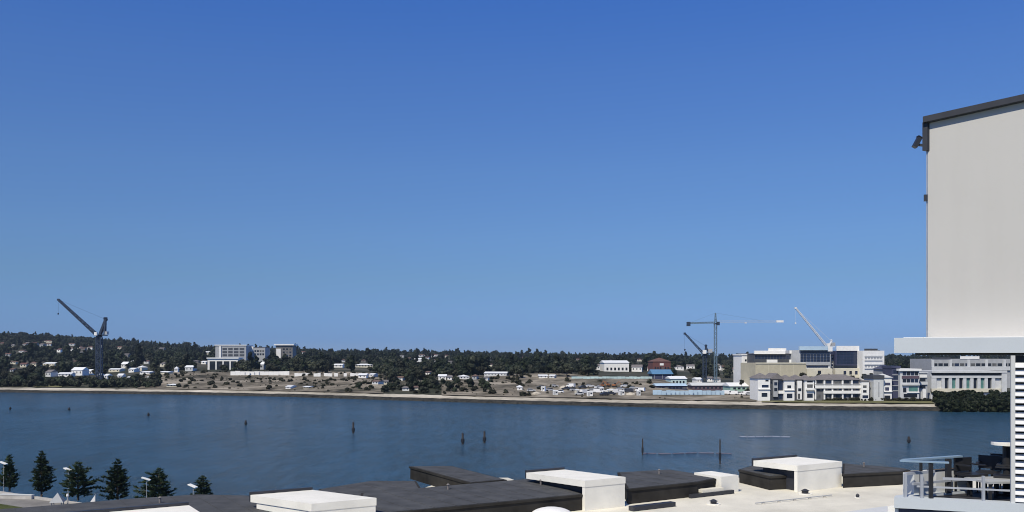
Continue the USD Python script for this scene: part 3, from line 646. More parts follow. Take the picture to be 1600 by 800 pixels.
building('apartment_house', 'grey apartment house with white flat roof and dark window bands beside the dark tower', 1406.5, 1436, 579.5, 622, D1, 14, 'pale_grey',
         grid(1410, 580.5, 1435, 587, 4, 1, .86, .9) + [('band', 1409, 587.5, 1435.5, 591.5, 'plum', .25)] + grid(1410, 592, 1435, 598, 4, 1, .86, .9) + [('balustrade', 1409, 599, 1436, 602, 'pale_grey', .8)] +
         [(WN, 1420, 604, 1434, 611.5, 'teal_glass', .05), (WN, 1411, 606, 1416, 613, 'window', .05), ('band', 1417, 612, 1436, 614, 'white', .4), (WN, 1412, 615.5, 1433, 621, 'window', .05)], 0, flat('white', .8, .9))
building('apartment_house', 'narrow grey stepped apartment house squeezed beneath the canopy corner', 1436.3, 1449, 583, 626, D1 + 6, 12, 'grey',
         [('band', 1436.5, 586, 1448, 590, 'white', .4), (WN, 1437.5, 591, 1446, 596, 'window', .05), ('band', 1436.5, 597, 1449, 601, 'pale_grey', .5), (WN, 1437, 602, 1446, 607, 'window', .05), ('pier', 1439.5, 608, 1444.5, 626, 'white', 1.5)], 0, flat('pale_grey'))
# taller blocks behind
building('office_block', 'beige windowless block behind the townhouses', 1180, 1260, 567.5, 605, 440, 25, 'beige',
         [('panel_joint', x, 569, x + .4, 604, 'cream', .05) for x in (1200, 1220, 1240)] + [('parapet', 1180, 566.5, 1260, 568.3, 'cream', .3)], 2)
building('office_block', 'dark glazed office storeys with white roof pieces over the beige block', 1178, 1249, 553, 600, 468, 28, 'dark_grey',
         [('pier', 1197.5, 562, 1214, 569, 'white', .8), ('pier', 1233, 562, 1247, 569, 'white', .8), ('roof_fascia', 1177.5, 548, 1226, 553.2, 'white', 1.2), ('plant_room', 1200, 544, 1228, 548, 'white', .6), ('roof_fascia', 1233, 547.5, 1247, 552.5, 'white', 1.2)] +
         grid(1179, 554.5, 1248, 561.5, 14, 1, .8, .8, 'blue_glass'), 2, flat('grey_roof', .2, .3))
building('office_block', 'blue glass office block with pale blue roof band, left one of the glass pair', 1249.5, 1298, 547, 590, 455, 28, 'pale_grey',
         [('glazing', 1250.5, 548.5, 1296.5, 551.5, 'blue_glass', .25)] + grid(1250, 552, 1297, 565.5, 9, 3, .92, .86, 'blue_glass', .15) +
         [('band', 1258, 566, 1296, 570.5, 'grey', .5), (WN, 1260, 571, 1294, 574.5, 'window', .1), ('roof_fascia', 1247.5, 541, 1292, 547, 'pale_blue', 1.5), ('plant_room', 1292, 541.5, 1300, 549, 'white', 1.0), ('band', 1258, 575.5, 1298, 588, 'cream', 2.5), (WN, 1275, 579, 1280, 584, 'window', 2.55)], 2)
building('office_block', 'dark blue glass office block with white roof box, right one of the glass pair', 1305.5, 1345.5, 548, 592, 455, 28, 'dark_blue',
         grid(1307, 550, 1344, 569, 7, 4, .9, .85, 'blue_glass', .12) + [(WN, 1302, 571, 1345, 574.5, 'window', .2), ('plant_room', 1306.5, 540.5, 1342, 548.2, 'white', .5), ('band', 1302, 575, 1346, 590, 'cream', 2.5)] +
         [(WN, 1315 + i * 9, 579.5, 1319 + i * 9, 585, 'window', 2.55) for i in range(3)], 1)
building('office_block', 'link block with grey front between the two blue glass office blocks', 1298.2, 1305.3, 556, 590, 458, 20, 'grey', grid(1299, 558, 1305, 588, 2, 6, .7, .6), 1, flat('grey_roof'))
building('apartment_tower', 'white apartment tower with grey horizontal bands, right of the glass blocks', 1347, 1382.5, 548, 600, 450, 18, 'white',
         [('band', 1350, y, 1379, y + 1.8, 'pale_grey', .3) for y in (555.5, 562, 568.5, 575)] + grid(1350, 557.5, 1379, 561.8, 6, 1, .7, .6, 'grey', .06) + grid(1350, 570.5, 1379, 574.8, 6, 1, .7, .6, 'grey', .06) + [('plant_room', 1350.5, 544.8, 1372, 548.2, 'dark_grey', -.6)], 6)
building('apartment_tower', 'narrow white apartment tower at the left of the beige block', 1159, 1178, 555, 600, 480, 16, 'white', grid(1163, 560, 1177, 596, 3, 6, .6, .55), 2, flat('white', .4, .6))
building('apartment_house', 'low dark-roofed house in front of the white banded tower', 1383, 1397, 577, 600, 430, 14, 'grey', grid(1384, 580, 1396, 598, 3, 3), 0, hip('dark_blue', 2.2))
# seen under the canopy
building('office_block', 'grey office block with long window rows seen under the canopy', 1455, 1600, 561, 600, 450, 24, 'grey',
         grid(1457, 567, 1600, 572.5, 17, 1, .82, .8, 'window', .06) + [('band', 1455, 573.5, 1600, 578.5, 'pale_grey', .8), ('plant_room', 1500, 556.5, 1530, 561, 'white', .2), ('plant_room', 1456, 558.5, 1485, 561, 'dark_grey', .2)] + [('pier', 1455 + i * 28, 562, 1459 + i * 28, 574, 'pale_grey', .5) for i in range(6)], 0)
pc = [('parapet', 1454, 579, 1571, 582.5, 'pale_grey', 1.4), (WN, 1456, 583, 1567, 586.5, 'window', .1), ('band', 1454, 587, 1571, 590.5, 'pale_grey', .9), ('band', 1454, 607, 1562, 612.5, 'cream', .9), ('side_pier', 1563.5, 579, 1571, 613, 'pale_grey', 1.2), ('side_pier', 1454, 590, 1462, 613, 'pale_grey', .8)]
pc += [('pier', 1470 + i * 11.2, 590.5, 1475 + i * 11.2, 609, 'pale_grey', .8) for i in range(8)] + [('glazing', 1475.4 + i * 11.2, 590.8, 1480.8 + i * 11.2, 607, 'teal_glass' if i % 2 else 'window', .1) for i in range(7)]
building('waterfront_hall', 'white waterfront hall with teal glazing between white piers, behind the mangroves', 1454, 1571, 579.5, 618, 402, 22, 'pale_grey', pc, 0)

# houses and low buildings further left: (px, centre row, width, height, wall, roof, kind)
HS = [(3, 537, 7, 4, 'cream', 'r'), (19.5, 540, 6, 5, 'cream', 'g'), (51, 537, 10, 4, 'grey', 'r'), (75, 533, 11, 3, 'cream', 'r'), (91.5, 547, 6, 5, 'white', 'r'), (111, 545, 7, 5, 'white', 'b'), (121, 543, 9, 5, 'cream', 'r'),
      (140, 543, 9, 4, 'white', 'r'), (129, 551, 8, 5, 'cream', 'g'), (20, 566, 9, 4, 'cream', 'b'), (36, 570, 9, 6, 'cream', 'r'), (52, 568.5, 10, 6, 'cream', 'b'), (76, 569, 21, 6, 'cream', 'w'), (75, 583, 9, 10, 'pale_grey', 'g'),
      (18, 578, 5, 5, 'grey', 'b'), (101, 585, 19, 6, 'white', 'w'), (120, 580, 17, 12, 'white', 'w'), (138, 581, 13, 8, 'white', 'w'), (147.5, 529, 6, 6, 'white', 'w'),
      (194, 570, 9, 9, 'white', 'w'), (178, 578, 17, 5, 'cream', 'w'), (205, 578, 9, 6, 'white', 'w'), (218, 575, 8, 7, 'cream', 'w'), (226, 582, 17, 4, 'white', 'w'), (254, 569, 8, 6, 'cream', 'g'), (256, 582, 13, 4, 'cream', 'w'),
      (275, 577, 5, 8, 'white', 'w'), (295, 575, 12, 8, 'pale_grey', 'w'), (187, 588, 7, 8, 'white', 'w'), (165, 588, 5, 7, 'white', 'w'), (154, 587, 4, 6, 'white', 'w'), (318, 566, 8, 4, 'white', 'w'), (328, 551, 13, 4, 'cream', 'w'),
      (202, 590, 6, 3, 'cream', 'w'), (232, 590, 7, 3, 'cream', 'w'), (187, 543, 7, 4, 'cream', 'r'), (310, 539, 5, 3, 'white', 'w'), (268, 602, 15, 4, 'cream', 'w'),
      (418, 551, 7, 6, 'white', 'w'), (474, 551, 7, 4, 'white', 'r'), (404, 563, 9, 4, 'white', 'w'), (409, 571, 6, 11, 'grey', 'w'), (528.5, 571, 13, 5, 'white', 'w'), (569, 571, 27, 5, 'cream', 'w'),
      (450, 605, 8, 5, 'white', 'w'), (478, 605, 9, 3, 'cream', 'w'), (566, 587, 12, 7, 'white', 'w'), (580, 586, 7, 5, 'white', 'w'), (588, 551, 7, 4, 'cream', 'w'), (655, 562, 13, 5, 'white', 'w'), (679, 555, 9, 4, 'white', 'r'),
      (668, 582.5, 7, 5, 'white', 'b'), (625, 591, 8, 6, 'white', 'b'), (602, 597, 8, 6, 'cream', 'g'), (586, 597, 10, 6, 'pale_grey', 'b'), (634, 607, 11, 6, 'pale_grey', 'g'), (650, 606, 7, 5, 'cream', 'b'),
      (691, 589, 12, 8, 'white', 'w'), (702.5, 590, 7, 7, 'white', 'g'), (726, 589, 15, 6, 'white', 'w'), (741, 589, 7, 8, 'grey', 'b'), (774, 584, 35, 6, 'pale_grey', 'w'), (759, 591, 7, 7, 'pale_grey', 'g'),
      (849, 588, 13, 5, 'white', 'w'), (862, 588, 8, 5, 'pale_grey', 'w'), (812, 606, 8, 7, 'white', 'w'), (935, 573, 6, 8, 'white', 'g'), (995, 575, 16, 10, 'white', 'g'), (1015, 576, 7, 6, 'white', 'b'),
      (1062, 574, 13, 7, 'white', 'g'), (1079, 573, 13, 7, 'white', 'g'), (1093, 594, 9, 8, 'white', 'w'), (1108, 592, 9, 7, 'white', 'g'), (1122, 593, 8, 7, 'white', 'g'), (1136, 575, 12, 7, 'cream', 'b'), (1124, 573, 7, 9, 'white', 'g'), (1150, 578, 10, 8, 'cream', 'b'),
      (700, 556, 8, 3, 'cream', 'r'), (760, 560, 8, 3, 'cream', 'r'), (765, 570, 8, 3, 'cream', 'b'), (820, 559, 9, 3, 'grey', 'r'), (845, 556, 8, 3, 'white', 'w'), (862, 556, 6, 3, 'white', 'w'), (905, 562, 9, 3, 'cream', 'r'), (1000, 562, 9, 3, 'cream', 'r')]
HR = random.Random(23)
for _ in range(18):
    HS.append((HR.uniform(5, 330), HR.uniform(533, 566), HR.uniform(5, 9), HR.uniform(3, 4.5), HR.choice(['weathered', 'grey', 'weathered', 'pale_grey']), HR.choice('rbbgg')))
for _ in range(14):
    HS.append((HR.uniform(480, 1010), HR.uniform(555, 568), HR.uniform(6, 10), HR.uniform(2.5, 4), HR.choice(['weathered', 'grey', 'weathered', 'pale_grey']), HR.choice('rbbgg')))
HS = [h_ for h_ in HS if h_[1] > np.interp(h_[0], [0, 100, 250, 480, 560, 700, 1100], [528, 532, 540, 549, 553, 555, 559])]
RN = {'r': 'red_roof', 'g': 'grey_roof', 'b': 'brown_roof', 'w': 'white_roof'}
RW = {'r': 'tiled', 'g': 'grey', 'b': 'brown', 'w': 'pale'}
WW = {'white': 'white', 'cream': 'cream', 'grey': 'grey', 'pale_grey': 'pale grey', 'weathered': 'weathered'}
MARKS = [(0, 'the picture edge'), (80, 'the long hillside house'), (155, 'the dark luffing crane'), (240, 'the long low white houses'), (346, 'the hill office'), (400, 'the grey wing'), (444, 'the wide-eaved building'), (520, 'the broken hoarding'),
         (569, 'the long cream house'), (620, 'the bank end'), (695, 'the white houses'), (774, 'the long pale grey house'), (860, 'the parked cars'), (963, 'the white warehouse'), (1034, 'the red brick building'), (1118, 'the tower crane'), (1168, 'the white tower')]
def by(px):
    m = min(MARKS, key=lambda q: abs(q[0] - px)); return ('in line with ' if abs(m[0] - px) < 9 else 'left of ' if px < m[0] else 'right of ') + m[1]
ORD = ['first', 'second', 'third', 'fourth', 'fifth', 'sixth', 'seventh', 'eighth', 'ninth', 'tenth', 'eleventh', 'twelfth']
def where(px, py):
    return ('high up, ' if py < 556 else 'among trees, ' if py < 585 else 'by shore, ') + by(px)
hs_info = []
for px, py, w, h, wm, rk in HS:
    size = 'long' if w > 16 else 'narrow' if h > w else 'small' if w < 9 else 'broad'
    hs_info.append(f'{size} {WW[wm]} house, {RW[rk]} roof, {where(px, py)}')
def ordered(labs, xs):
    out = []
    for l, x in zip(labs, xs):
        same = sorted(b for a, b in zip(labs, xs) if a == l)
        out.append(l if len(same) == 1 else f'{ORD[same.index(x)]} from left: ' + l)
    return out
hs_info = ordered(hs_info, [h_[0] for h_ in HS])
for (px, py, w, h, wm, rk), lab in zip(HS, hs_info):
    yb = py + h / 2; D = find(px, yb + 1.0)
    grp = 'houses among the trees on the far shore'
    rise = .38 * h / F * D
    yw = yb - h * .64
    k = D / F
    pcs = []
    nwin = max(1, int(w / 4.5))
    for i in range(nwin):
        c_ = px - w / 2 + w * (i + .5) / nwin
        pcs.append((WN, c_ - .75, yw + h * .16, c_ + .75, yw + h * .42, 'window', .04))
    building('house', lab, px - w / 2, px + w / 2, yw, yb, D, 9 if w < 16 else 12, wm, pcs, R.uniform(-14, 14), R.choice([gable, hip, gable])(RN[rk], rise, .4 * 1), True, 'house', grp, sink=4)
# named larger ones of the left and middle
building('office_block', 'three-storey office with white roof and pier and window grid on the wooded rise', 337, 384, 540, 560, 850, 30, 'grey', grid(347, 543, 382, 557.5, 4, 3, .8, .72, 'office_pane') + [('pier', 343, 541, 346, 560, 'white', .8)], 5, flat('white_roof', .6, .8), keep=.55, sink=8)
building('office_block', 'low white wing with dark open bays below the three-storey office', 325, 371, 560.5, 578, 800, 20, 'white', grid(327, 564, 370, 578, 4, 1, .8, .95) , 5, flat('white_roof', .8, 1.0), keep=.5, sink=5)
building('office_block', 'grey wing attached right of the three-storey office on the rise', 385, 414, 543, 558, 870, 24, 'grey', grid(397, 546, 413, 556, 4, 2, .7, .6) + [('panel', 385, 541.5, 396, 549, 'white', .5)], 4, flat('grey_roof', .3, .4), keep=.4, sink=8)
building('office_block', 'flat-topped building with wide white eaves right of the grey wing', 431, 457, 539.5, 562, 900, 22, 'weathered', [('panel', 432, 545, 439, 560, 'white', .6)] + grid(441, 543, 456, 558, 3, 3), 4, flat('white_roof', 1.5, 1.3), keep=.35, sink=8)
building('warehouse', 'wide white warehouse between trees behind the work site', 944, 983, 567, 582, 800, 26, 'white', grid(946, 573, 982, 580, 6, 1, .5, .6) , 3, gable('white_roof', 2.2), sink=4)
building('brick_building', 'red brick building with a red roof near the tower crane', 1020, 1048, 565, 579, 760, 20, 'red_brick', [('panel', 1031, 567.5, 1037, 571, 'white', .2)] + grid(1022, 572, 1046, 578, 6, 1, .5, .6), 3, hip('red_roof', 3.2), sink=4)
building('shed', 'blue-roofed open shed below the red brick building', 1021, 1050, 584.5, 592, 600, 16, 'dark_blue', [('post', x, 584.5, x + .6, 592, 'grey', .3) for x in (1022, 1035, 1049)], 3, gable('blue_roof', 3.0, .9), sink=3)
building('shed', 'pale green and white shed between the blue-roofed shed and the slender cranes', 1048, 1073, 592, 601, 545, 14, 'aqua', grid(1050, 594, 1071, 600, 4, 1, .5, .6), 3, gable('white_roof', 1.6), sink=3)
building('shed', 'long dark-fronted shed with a pale roof beside the blue hoarding', 1026, 1073, 603, 609, 470, 12, 'dark_blue', grid(1028, 604, 1072, 608, 8, 1, .7, .7), 1, gable('pale_blue', 1.2), sink=2)
building('shed', 'long grey-roofed site shed at the foot of the slender dark crane', 1082, 1143, 602.5, 609, 475, 12, 'plum', grid(1084, 604, 1141, 608, 9, 1, .5, .6), 1, gable('pale_grey', 1.4), sink=2)
building('shed', 'pale green metal-roofed boat shed left of the townhouses', 1141, 1181, 603.5, 610, 450, 14, 'green_roof', grid(1144, 605, 1180, 609, 5, 1, .6, .7), 2, gable('white_roof', 1.7), sink=2)
# hoardings, each panel a part
def hoarding(lab, runs, yb, h, m, step):
    t = thing('hoarding', lab, 'fence', (0, 0, 0))
    for a, b in runs:
        p = a; D = max(find(q, yb + .4) for q in (a, (a + b) / 2, b)) if b - a < 60 else None
        while p < b - .5:
            e = min(p + step, b); d = find((p + e) / 2, yb + .4) if D is None else D
            z = Z(yb, d); j = R.uniform(-.2, .2)
            MB().box(X(p, d) + .03, d + R.uniform(0, .05), z - 2, X(e, d) - .03, d + .2, z + h / F * d + j).put('panel', m, t); p = e
    VIS.append((runs[0][0], yb - h, runs[-1][1], yb, d))
hoarding('long white hoarding along the top of the bare bank, left run', [(360, 452)], 586.5, 6.5, 'white', 7.5)
hoarding('broken white hoarding along the top of the bank, right run with gaps', [(460, 484), (490, 501), (506, 519), (522, 528), (537, 542), (547, 571)], 588.5, 5.5, 'white', 6)
hoarding('pale aqua mesh fence along the back of the work site', [(893, 1021)], 592, 3.6, 'aqua', 6)
hoarding('light blue hoarding in front of the site sheds', [(1020, 1132)], 617.5, 7.5, 'pale_blue', 7)

# ---------------------------------------------------------------- vehicles and machines on the work site
def car_proto(name, paint, van):
    c = stage.CreateClassPrim('/World/' + name) if False else UsdGeom.Xform.Define(stage, numbered('/World', name)).GetPrim()
    L, W = (4.9, 1.9) if van else (4.4, 1.8)
    prof = [(-L / 2, .35), (L / 2, .35), (L / 2, .8), (L / 2 - .9, 1.0), (-L / 2 + .05, 1.0)] if not van else [(-L / 2, .35), (L / 2, .35), (L / 2, .95), (L / 2 - .5, 1.2), (L / 2 - 1.0, 1.95), (-L / 2 + .05, 2.0)]
    def ext(pr, w): 
        m = MB(); n = len(pr); v = [(x, -w, z) for x, z in pr] + [(x, w, z) for x, z in pr]
        f = [(0, i, i + 1) for i in range(1, n - 1)] + [(n, n + i + 1, n + i) for i in range(1, n - 1)]
        for i in range(n):
            j = (i + 1) % n; f += [(i, n + i, n + j), (i, n + j, j)]
        return m.add(v, f)
    ext(prof, W / 2).put('body', paint, c)
    if not van:
        ext([(-L / 2 + .3, 1.0), (L / 2 - 1.2, 1.0), (L / 2 - 1.9, 1.45), (-L / 2 + .8, 1.48)], W / 2 - .08).put('windows', 'window', c)
        ext([(-L / 2 + .75, 1.48), (L / 2 - 1.85, 1.46), (L / 2 - 2.0, 1.54), (-L / 2 + .85, 1.55)], W / 2 - .12).put('roof', paint, c)
    else:
        ext([(L / 2 - 1.7, 1.25), (L / 2 - .62, 1.25), (L / 2 - 1.0, 1.8), (L / 2 - 1.7, 1.8)], W / 2 + .02).put('windows', 'window', c)
    for sx in (-L / 2 + .8, L / 2 - .85):
        for sy in (-W / 2 + .05, W / 2 - .05):
            MB().bar((sx, sy - .11, .33), (sx, sy + .11, .33), .64, n=10).put('wheel', 'tyre', c)
    return c
cars = [(874, 615, 'w', 0), (892, 606, 'w', 1), (897, 612, 's', 0), (914, 616, 'w', 1), (910, 608, 'd', 0), (926, 613, 's', 0), (935, 615, 'w', 1), (948, 614, 'w', 0), (962, 615.5, 'w', 1), (969, 611, 's', 0),
        (944, 619, 'd', 0), (955, 618, 'd', 0), (982, 614, 'd', 1), (905, 618.5, 's', 0), (884, 610, 'd', 0), (858, 612, 's', 0), (845, 608, 'd', 0), (866, 606, 'w', 0), (922, 606, 'w', 0), (935, 608, 'w', 0), (990, 609, 's', 0), (976, 606, 'w', 0), (830, 613, 's', 0), (1000, 613, 'w', 1)]
vans = [(1133, 617, 'w', 1), (1145, 618, 'w', 1), (1156, 618, 'w', 0), (1164, 618.5, 'w', 1), (1172, 619, 's', 0)]
PN = {'w': 'car_white', 's': 'car_silver', 'd': 'car_dark'}; PW = {'w': 'white', 's': 'silver', 'd': 'dark'}
first = {}
for px, py, c_, v in cars + vans:
    D = find(px, py); key = (c_, v)
    zone = 'parked beside the boat shed' if px > 1100 else 'parked on the bare dirt work site'
    word = 'van' if v else 'car'
    key2 = (c_, v, px > 1100); nth = sorted(q[0] for q in cars + vans if (q[2], q[3], q[0] > 1100) == key2).index(px)
    lab = f'{ORD[nth]} {PW[c_]} {word} from the left of those {zone}'
    rot = R.uniform(-40, 40) + R.choice([0, 180])
    if key not in first:
        g = car_proto('parked_' + word, PN[c_], v); first[key] = g
        x = UsdGeom.Xformable(g); x.AddTranslateOp().Set(Gf.Vec3d(X(px, D), D, float(land_z(px, D)) + .35)); x.AddRotateZOp().Set(rot)
        tag(g, lab, word, f'{PW[c_]} {word}s {zone}')
        base = g
    else:
        src = first[key]
        x = UsdGeom.Xform.Define(stage, numbered('/World', 'parked_' + word)); p = x.GetPrim()
        for ch in src.GetChildren():
            q = stage.DefinePrim(p.GetPath().AppendChild(ch.GetName()), 'Mesh'); q.GetReferences().AddInternalReference(ch.GetPath())
        x.AddTranslateOp().Set(Gf.Vec3d(X(px, D), D, float(land_z(px, D)) + .35)); x.AddRotateZOp().Set(rot)
        tag(p, lab, word, f'{PW[c_]} {word}s {zone}')
for px, py, rot, lab in ((941, 606, 20, 'orange and dark excavator at the left of the work site machines'), (950, 605, 150, 'orange and dark excavator in the middle of the work site machines'), (960, 605.5, -20, 'orange and dark excavator at the right of the work site machines')):
    D = find(px, py); t = thing('excavator', lab, 'excavator', (X(px, D), D, float(land_z(px, D)) + .35), rot)
    UsdGeom.Xformable(t).AddScaleOp().Set(Gf.Vec3f(.72, .72, .72))
    for sy in (-.95, .95): MB().box(-1.7, sy - .3, 0, 1.7, sy + .3, .8).put('track', 'tyre', t)
    MB().box(-1.7, -1.1, .9, 1.1, 1.1, 2.0).put('body', 'orange', t); MB().box(.1, -1.0, 2.0, 1.1, .1, 3.0).put('cab', 'window', t); MB().bar((0, 0, .78), (0, 0, .92), 1.2, n=10).put('turntable', 'tyre', t)
    MB().bar((1.0, .5, 1.6), (3.4, .5, 4.2), .4, .3).bar((3.4, .5, 4.2), (4.9, .5, 1.8), .3, .2).put('boom', 'orange', t); MB().box(4.5, .1, 1.0, 5.3, .9, 1.9).put('bucket', 'tyre', t)
for nth, (px, py, w) in enumerate(((848, 612, 6), (868, 618, 8), (903, 617, 6), (922, 620, 9), (940, 613, 6), (953, 617, 9), (972, 618.5, 8), (998, 619, 6))):
    D = find(px, py); t = thing('site_hut', f'{ORD[nth]} small pale site hut from the left on the dirt work site', 'hut', (X(px, D), D, float(land_z(px, D)) + .28), R.uniform(-25, 25), 'site huts on the work site')
    k = D / F; w_ = w * k / 2; MB().box(-w_, 0, -.4, w_, 2.2, 2.0).put('wall', ['white', 'pale_grey', 'cream'][nth % 3], t)
    MB().add([(-w_ - .1, -.1, 2.003), (w_ + .1, -.1, 2.003), (w_ + .1, 2.3, 2.003), (-w_ - .1, 2.3, 2.003), (-w_ - .1, 1.1, 2.3), (w_ + .1, 1.1, 2.3)], [(0, 1, 5), (0, 5, 4), (2, 3, 4), (2, 4, 5), (0, 4, 3), (1, 2, 5), (0, 2, 1), (0, 3, 2)]).put('roof', 'white_roof', t)
    MB().box(-w_ * .7, -.04, .2, -w_ * .7 + .8, -.004, 1.8).put('door', 'grey', t); MB().box(w_ * .1, -.03, .9, w_ * .75, -.004, 1.6).put('window', 'window', t)
# heaps of pale rubble on the site, as separate piles
for i, (px, py, w, h) in enumerate(((880, 608, 12, 4), (905, 613, 10, 3), (956, 611, 12, 4), (918, 611, 9, 3), (838, 617, 14, 4), (985, 618, 14, 4))):
    D = find(px, py); k = D / F; m = trimesh.creation.icosphere(3); v = m.vertices * [w * k / 2, w * k / 2, h * k]
    v = v * (0.75 + .5 * meshkit.fbm(m.vertices * 2.2 + i * 7, 4, i))[:, None]; v[:, 2] = np.maximum(v[:, 2], -1)
    t = thing('rubble_heap', f'{ORD[[838, 880, 905, 918, 956, 985].index(px)]} pale rubble heap from the left on the dirt work site', 'heap', (X(px, D), D, float(land_z(px, D)) + .3), group='pale rubble heaps on the work site')
    MB().add(v, m.faces).put('heap', 'beach', t)

# ---------------------------------------------------------------- cranes
def lattice(mb, a, b, w, w2=None, bay=None, ch=.22, up=(0, 1, 0)):
    a, b = np.array(a, float), np.array(b, float); L = np.linalg.norm(b - a); d = (b - a) / L; w2 = w if w2 is None else w2
    y = np.array(up, float); y -= d * (y @ d); y /= np.linalg.norm(y); x = np.cross(y, d); n = max(2, int(round(L / (bay or w * 1.1))))
    def cor(i, k):
        t = i / n; r = (w + (w2 - w) * t) / 2; s = ((-1, -1), (1, -1), (1, 1), (-1, 1))[k]; return a + d * L * t + x * r * s[0] + y * r * s[1]
    for k in range(4):
        mb.bar(cor(0, k), cor(n, k), ch)
        for i in range(n):
            p, q = ((k, (k + 1) % 4) if i % 2 else ((k + 1) % 4, k)); mb.bar(cor(i, p), cor(i + 1, q), ch * .6); mb.bar(cor(i + 1, k), cor(i + 1, (k + 1) % 4), ch * .5)
    return mb
def luffing(lab, px, ybase, ytop, tip, aframe, D, m, mw, jw, ch, cab=True):
    zb0 = float(land_z(px, D)) - .5; O_ = np.array([X(px, D), D, 0]); t = thing('luffing_crane', lab, 'crane', (O_[0], D, zb0))
    zt_ = Z(ytop, D) - zb0
    lo = lambda p: np.array([X(p[0], D) - O_[0], 0, Z(p[1], D) - zb0])
    MB().box(-mw * 1.3, -mw * 1.3, 0, mw * 1.3, mw * 1.3, .9).put('base', 'concrete', t)
    lattice(MB(), (0, 0, .9), (0, 0, zt_), mw, ch=ch).put('mast', m, t)
    sgn = -1 if tip[0] < px else 1
    MB().bar((0, 0, zt_), (0, 0, zt_ + 1.0), mw * 1.35, n=12).put('slewing_ring', m, t)
    MB().box(-mw * .9, -mw * .7, zt_ + 1.0, mw * .9, mw * .7, zt_ + 1.8).box(-sgn * mw * .9 - 2.3, -mw * .7, zt_ + 1.0, -sgn * mw * .9 + 2.3, mw * .7, zt_ + 1.5).put('machine_deck', m, t)
    MB().box(-sgn * mw * 1.6 - 1.2, -1.3, zt_ + 1.8, -sgn * mw * 1.6 + 1.2, 1.3, zt_ + 3.9).put('counterweight', 'grey', t)
    MB().box(sgn * mw * .3 - .9, -mw * .7 - 1.6, zt_ + 1.2, sgn * mw * .3 + .9, -mw * .7 - .05, zt_ + 3.4).put('cab', 'white', t)
    T = lo(tip); foot = np.array([sgn * mw * .7, 0, zt_ + 2.0]); lattice(MB(), foot, T, jw, jw * .6, ch=ch * .95).put('jib', m, t)
    AF = lo(aframe); 
    af = MB(); [af.bar((-sgn * mw * .2, s, zt_ + 1.7), AF + [0, s * .4, 0], ch * 2.2) for s in (-1, 1)]; [af.bar((-sgn * mw * 1.3, s, zt_ + 1.7), AF + [0, s * .4, 0], ch * 1.6) for s in (-1, 1)]; af.bar(AF - [0, .6, 0], AF + [0, .6, .5], ch * 4); af.put('a_frame', m, t)
    MB().bar(AF, T, .09).put('pendant_line', m, t)
    MB().box(T[0] - .6, -.6, T[2] - .7, T[0] + .6, .6, T[2] + .5).put('jib_head', m, t)
    MB().bar(T, T - [0, 0, min(9, T[2] * .3)], .07).put('hoist_rope', m, t)
    q = T - [0, 0, min(9, T[2] * .3)]; MB().box(q[0] - .35, -.3, q[2] - 1.1, q[0] + .35, .3, q[2]).put('hook_block', m, t)
    return t
luffing('dark blue luffing crane with raised jib above the trees on the left shore', 155, 600, 527, (91, 468), (165, 499), 600, 'crane_dark', 2.9, 1.6, .56)
luffing('small dark luffing crane beside the foot of the hammerhead tower crane', 1101, 602, 556, (1070, 521), (1103, 541), 520, 'crane_dark', 1.9, 1.0, .3)
luffing('white luffing crane jib rising behind the blue glass offices', 1294, 600, 545, (1243, 481), (1299, 533), 560, 'crane_white', 1.8, 1.1, .26)
D = 560; px = 1118; zb0 = float(land_z(px, D)) - .5
t = thing('tower_crane', 'hammerhead tower crane with long pale jib above the site sheds', 'crane', (X(px, D), D, zb0))
k = D / F; zj = Z(504.5, D) - zb0; zap = Z(489, D) - zb0
MB().box(-3, -3, 0, 3, 3, .9).put('base', 'concrete', t)
lattice(MB(), (0, 0, .9), (0, 0, zj), 1.5, ch=.24).put('mast', 'crane_grey', t)
MB().bar((0, 0, zj - .9), (0, 0, zj), 2.2, n=10).put('slewing_ring', 'crane_dark', t)
lattice(MB(), (0, 0, zj), (0, 0, zap), 1.3, .4, ch=.26).put('tower_head', 'crane_grey', t)
lattice(MB(), (.8, 0, zj + .7), ((1224 - px) * k, 0, zj + .9), 1.1, .8, bay=2.6, ch=.11).put('jib', 'crane_pale', t)
lattice(MB(), (-.8, 0, zj + .2), ((1075 - px) * k, 0, zj - .2), .9, ch=.26).put('counter_jib', 'crane_grey', t)
MB().box((1073 - px) * k, -.8, zj - 2.0, (1078.5 - px) * k, .8, zj + .6).put('counterweight', 'crane_dark', t)
MB().box(.7, -2.2, zj - 1.5, 2.2, -.8, zj + .6).put('cab', 'crane_dark', t)
MB().box((1213 - px) * k, -.5, zj + .3, (1224 - px) * k, .5, zj + 1.6).put('jib_end_sign', 'white', t)
MB().bar((0, 0, zap), ((1190 - px) * k, 0, zj + 1.4), .07).bar((0, 0, zap), ((1080 - px) * k, 0, zj + .4), .08).put('pendant_line', 'crane_grey', t)
MB().box((1165 - px) * k - .7, -.5, zj - .3, (1165 - px) * k + .7, .5, zj + .2).put('trolley', 'crane_white', t)

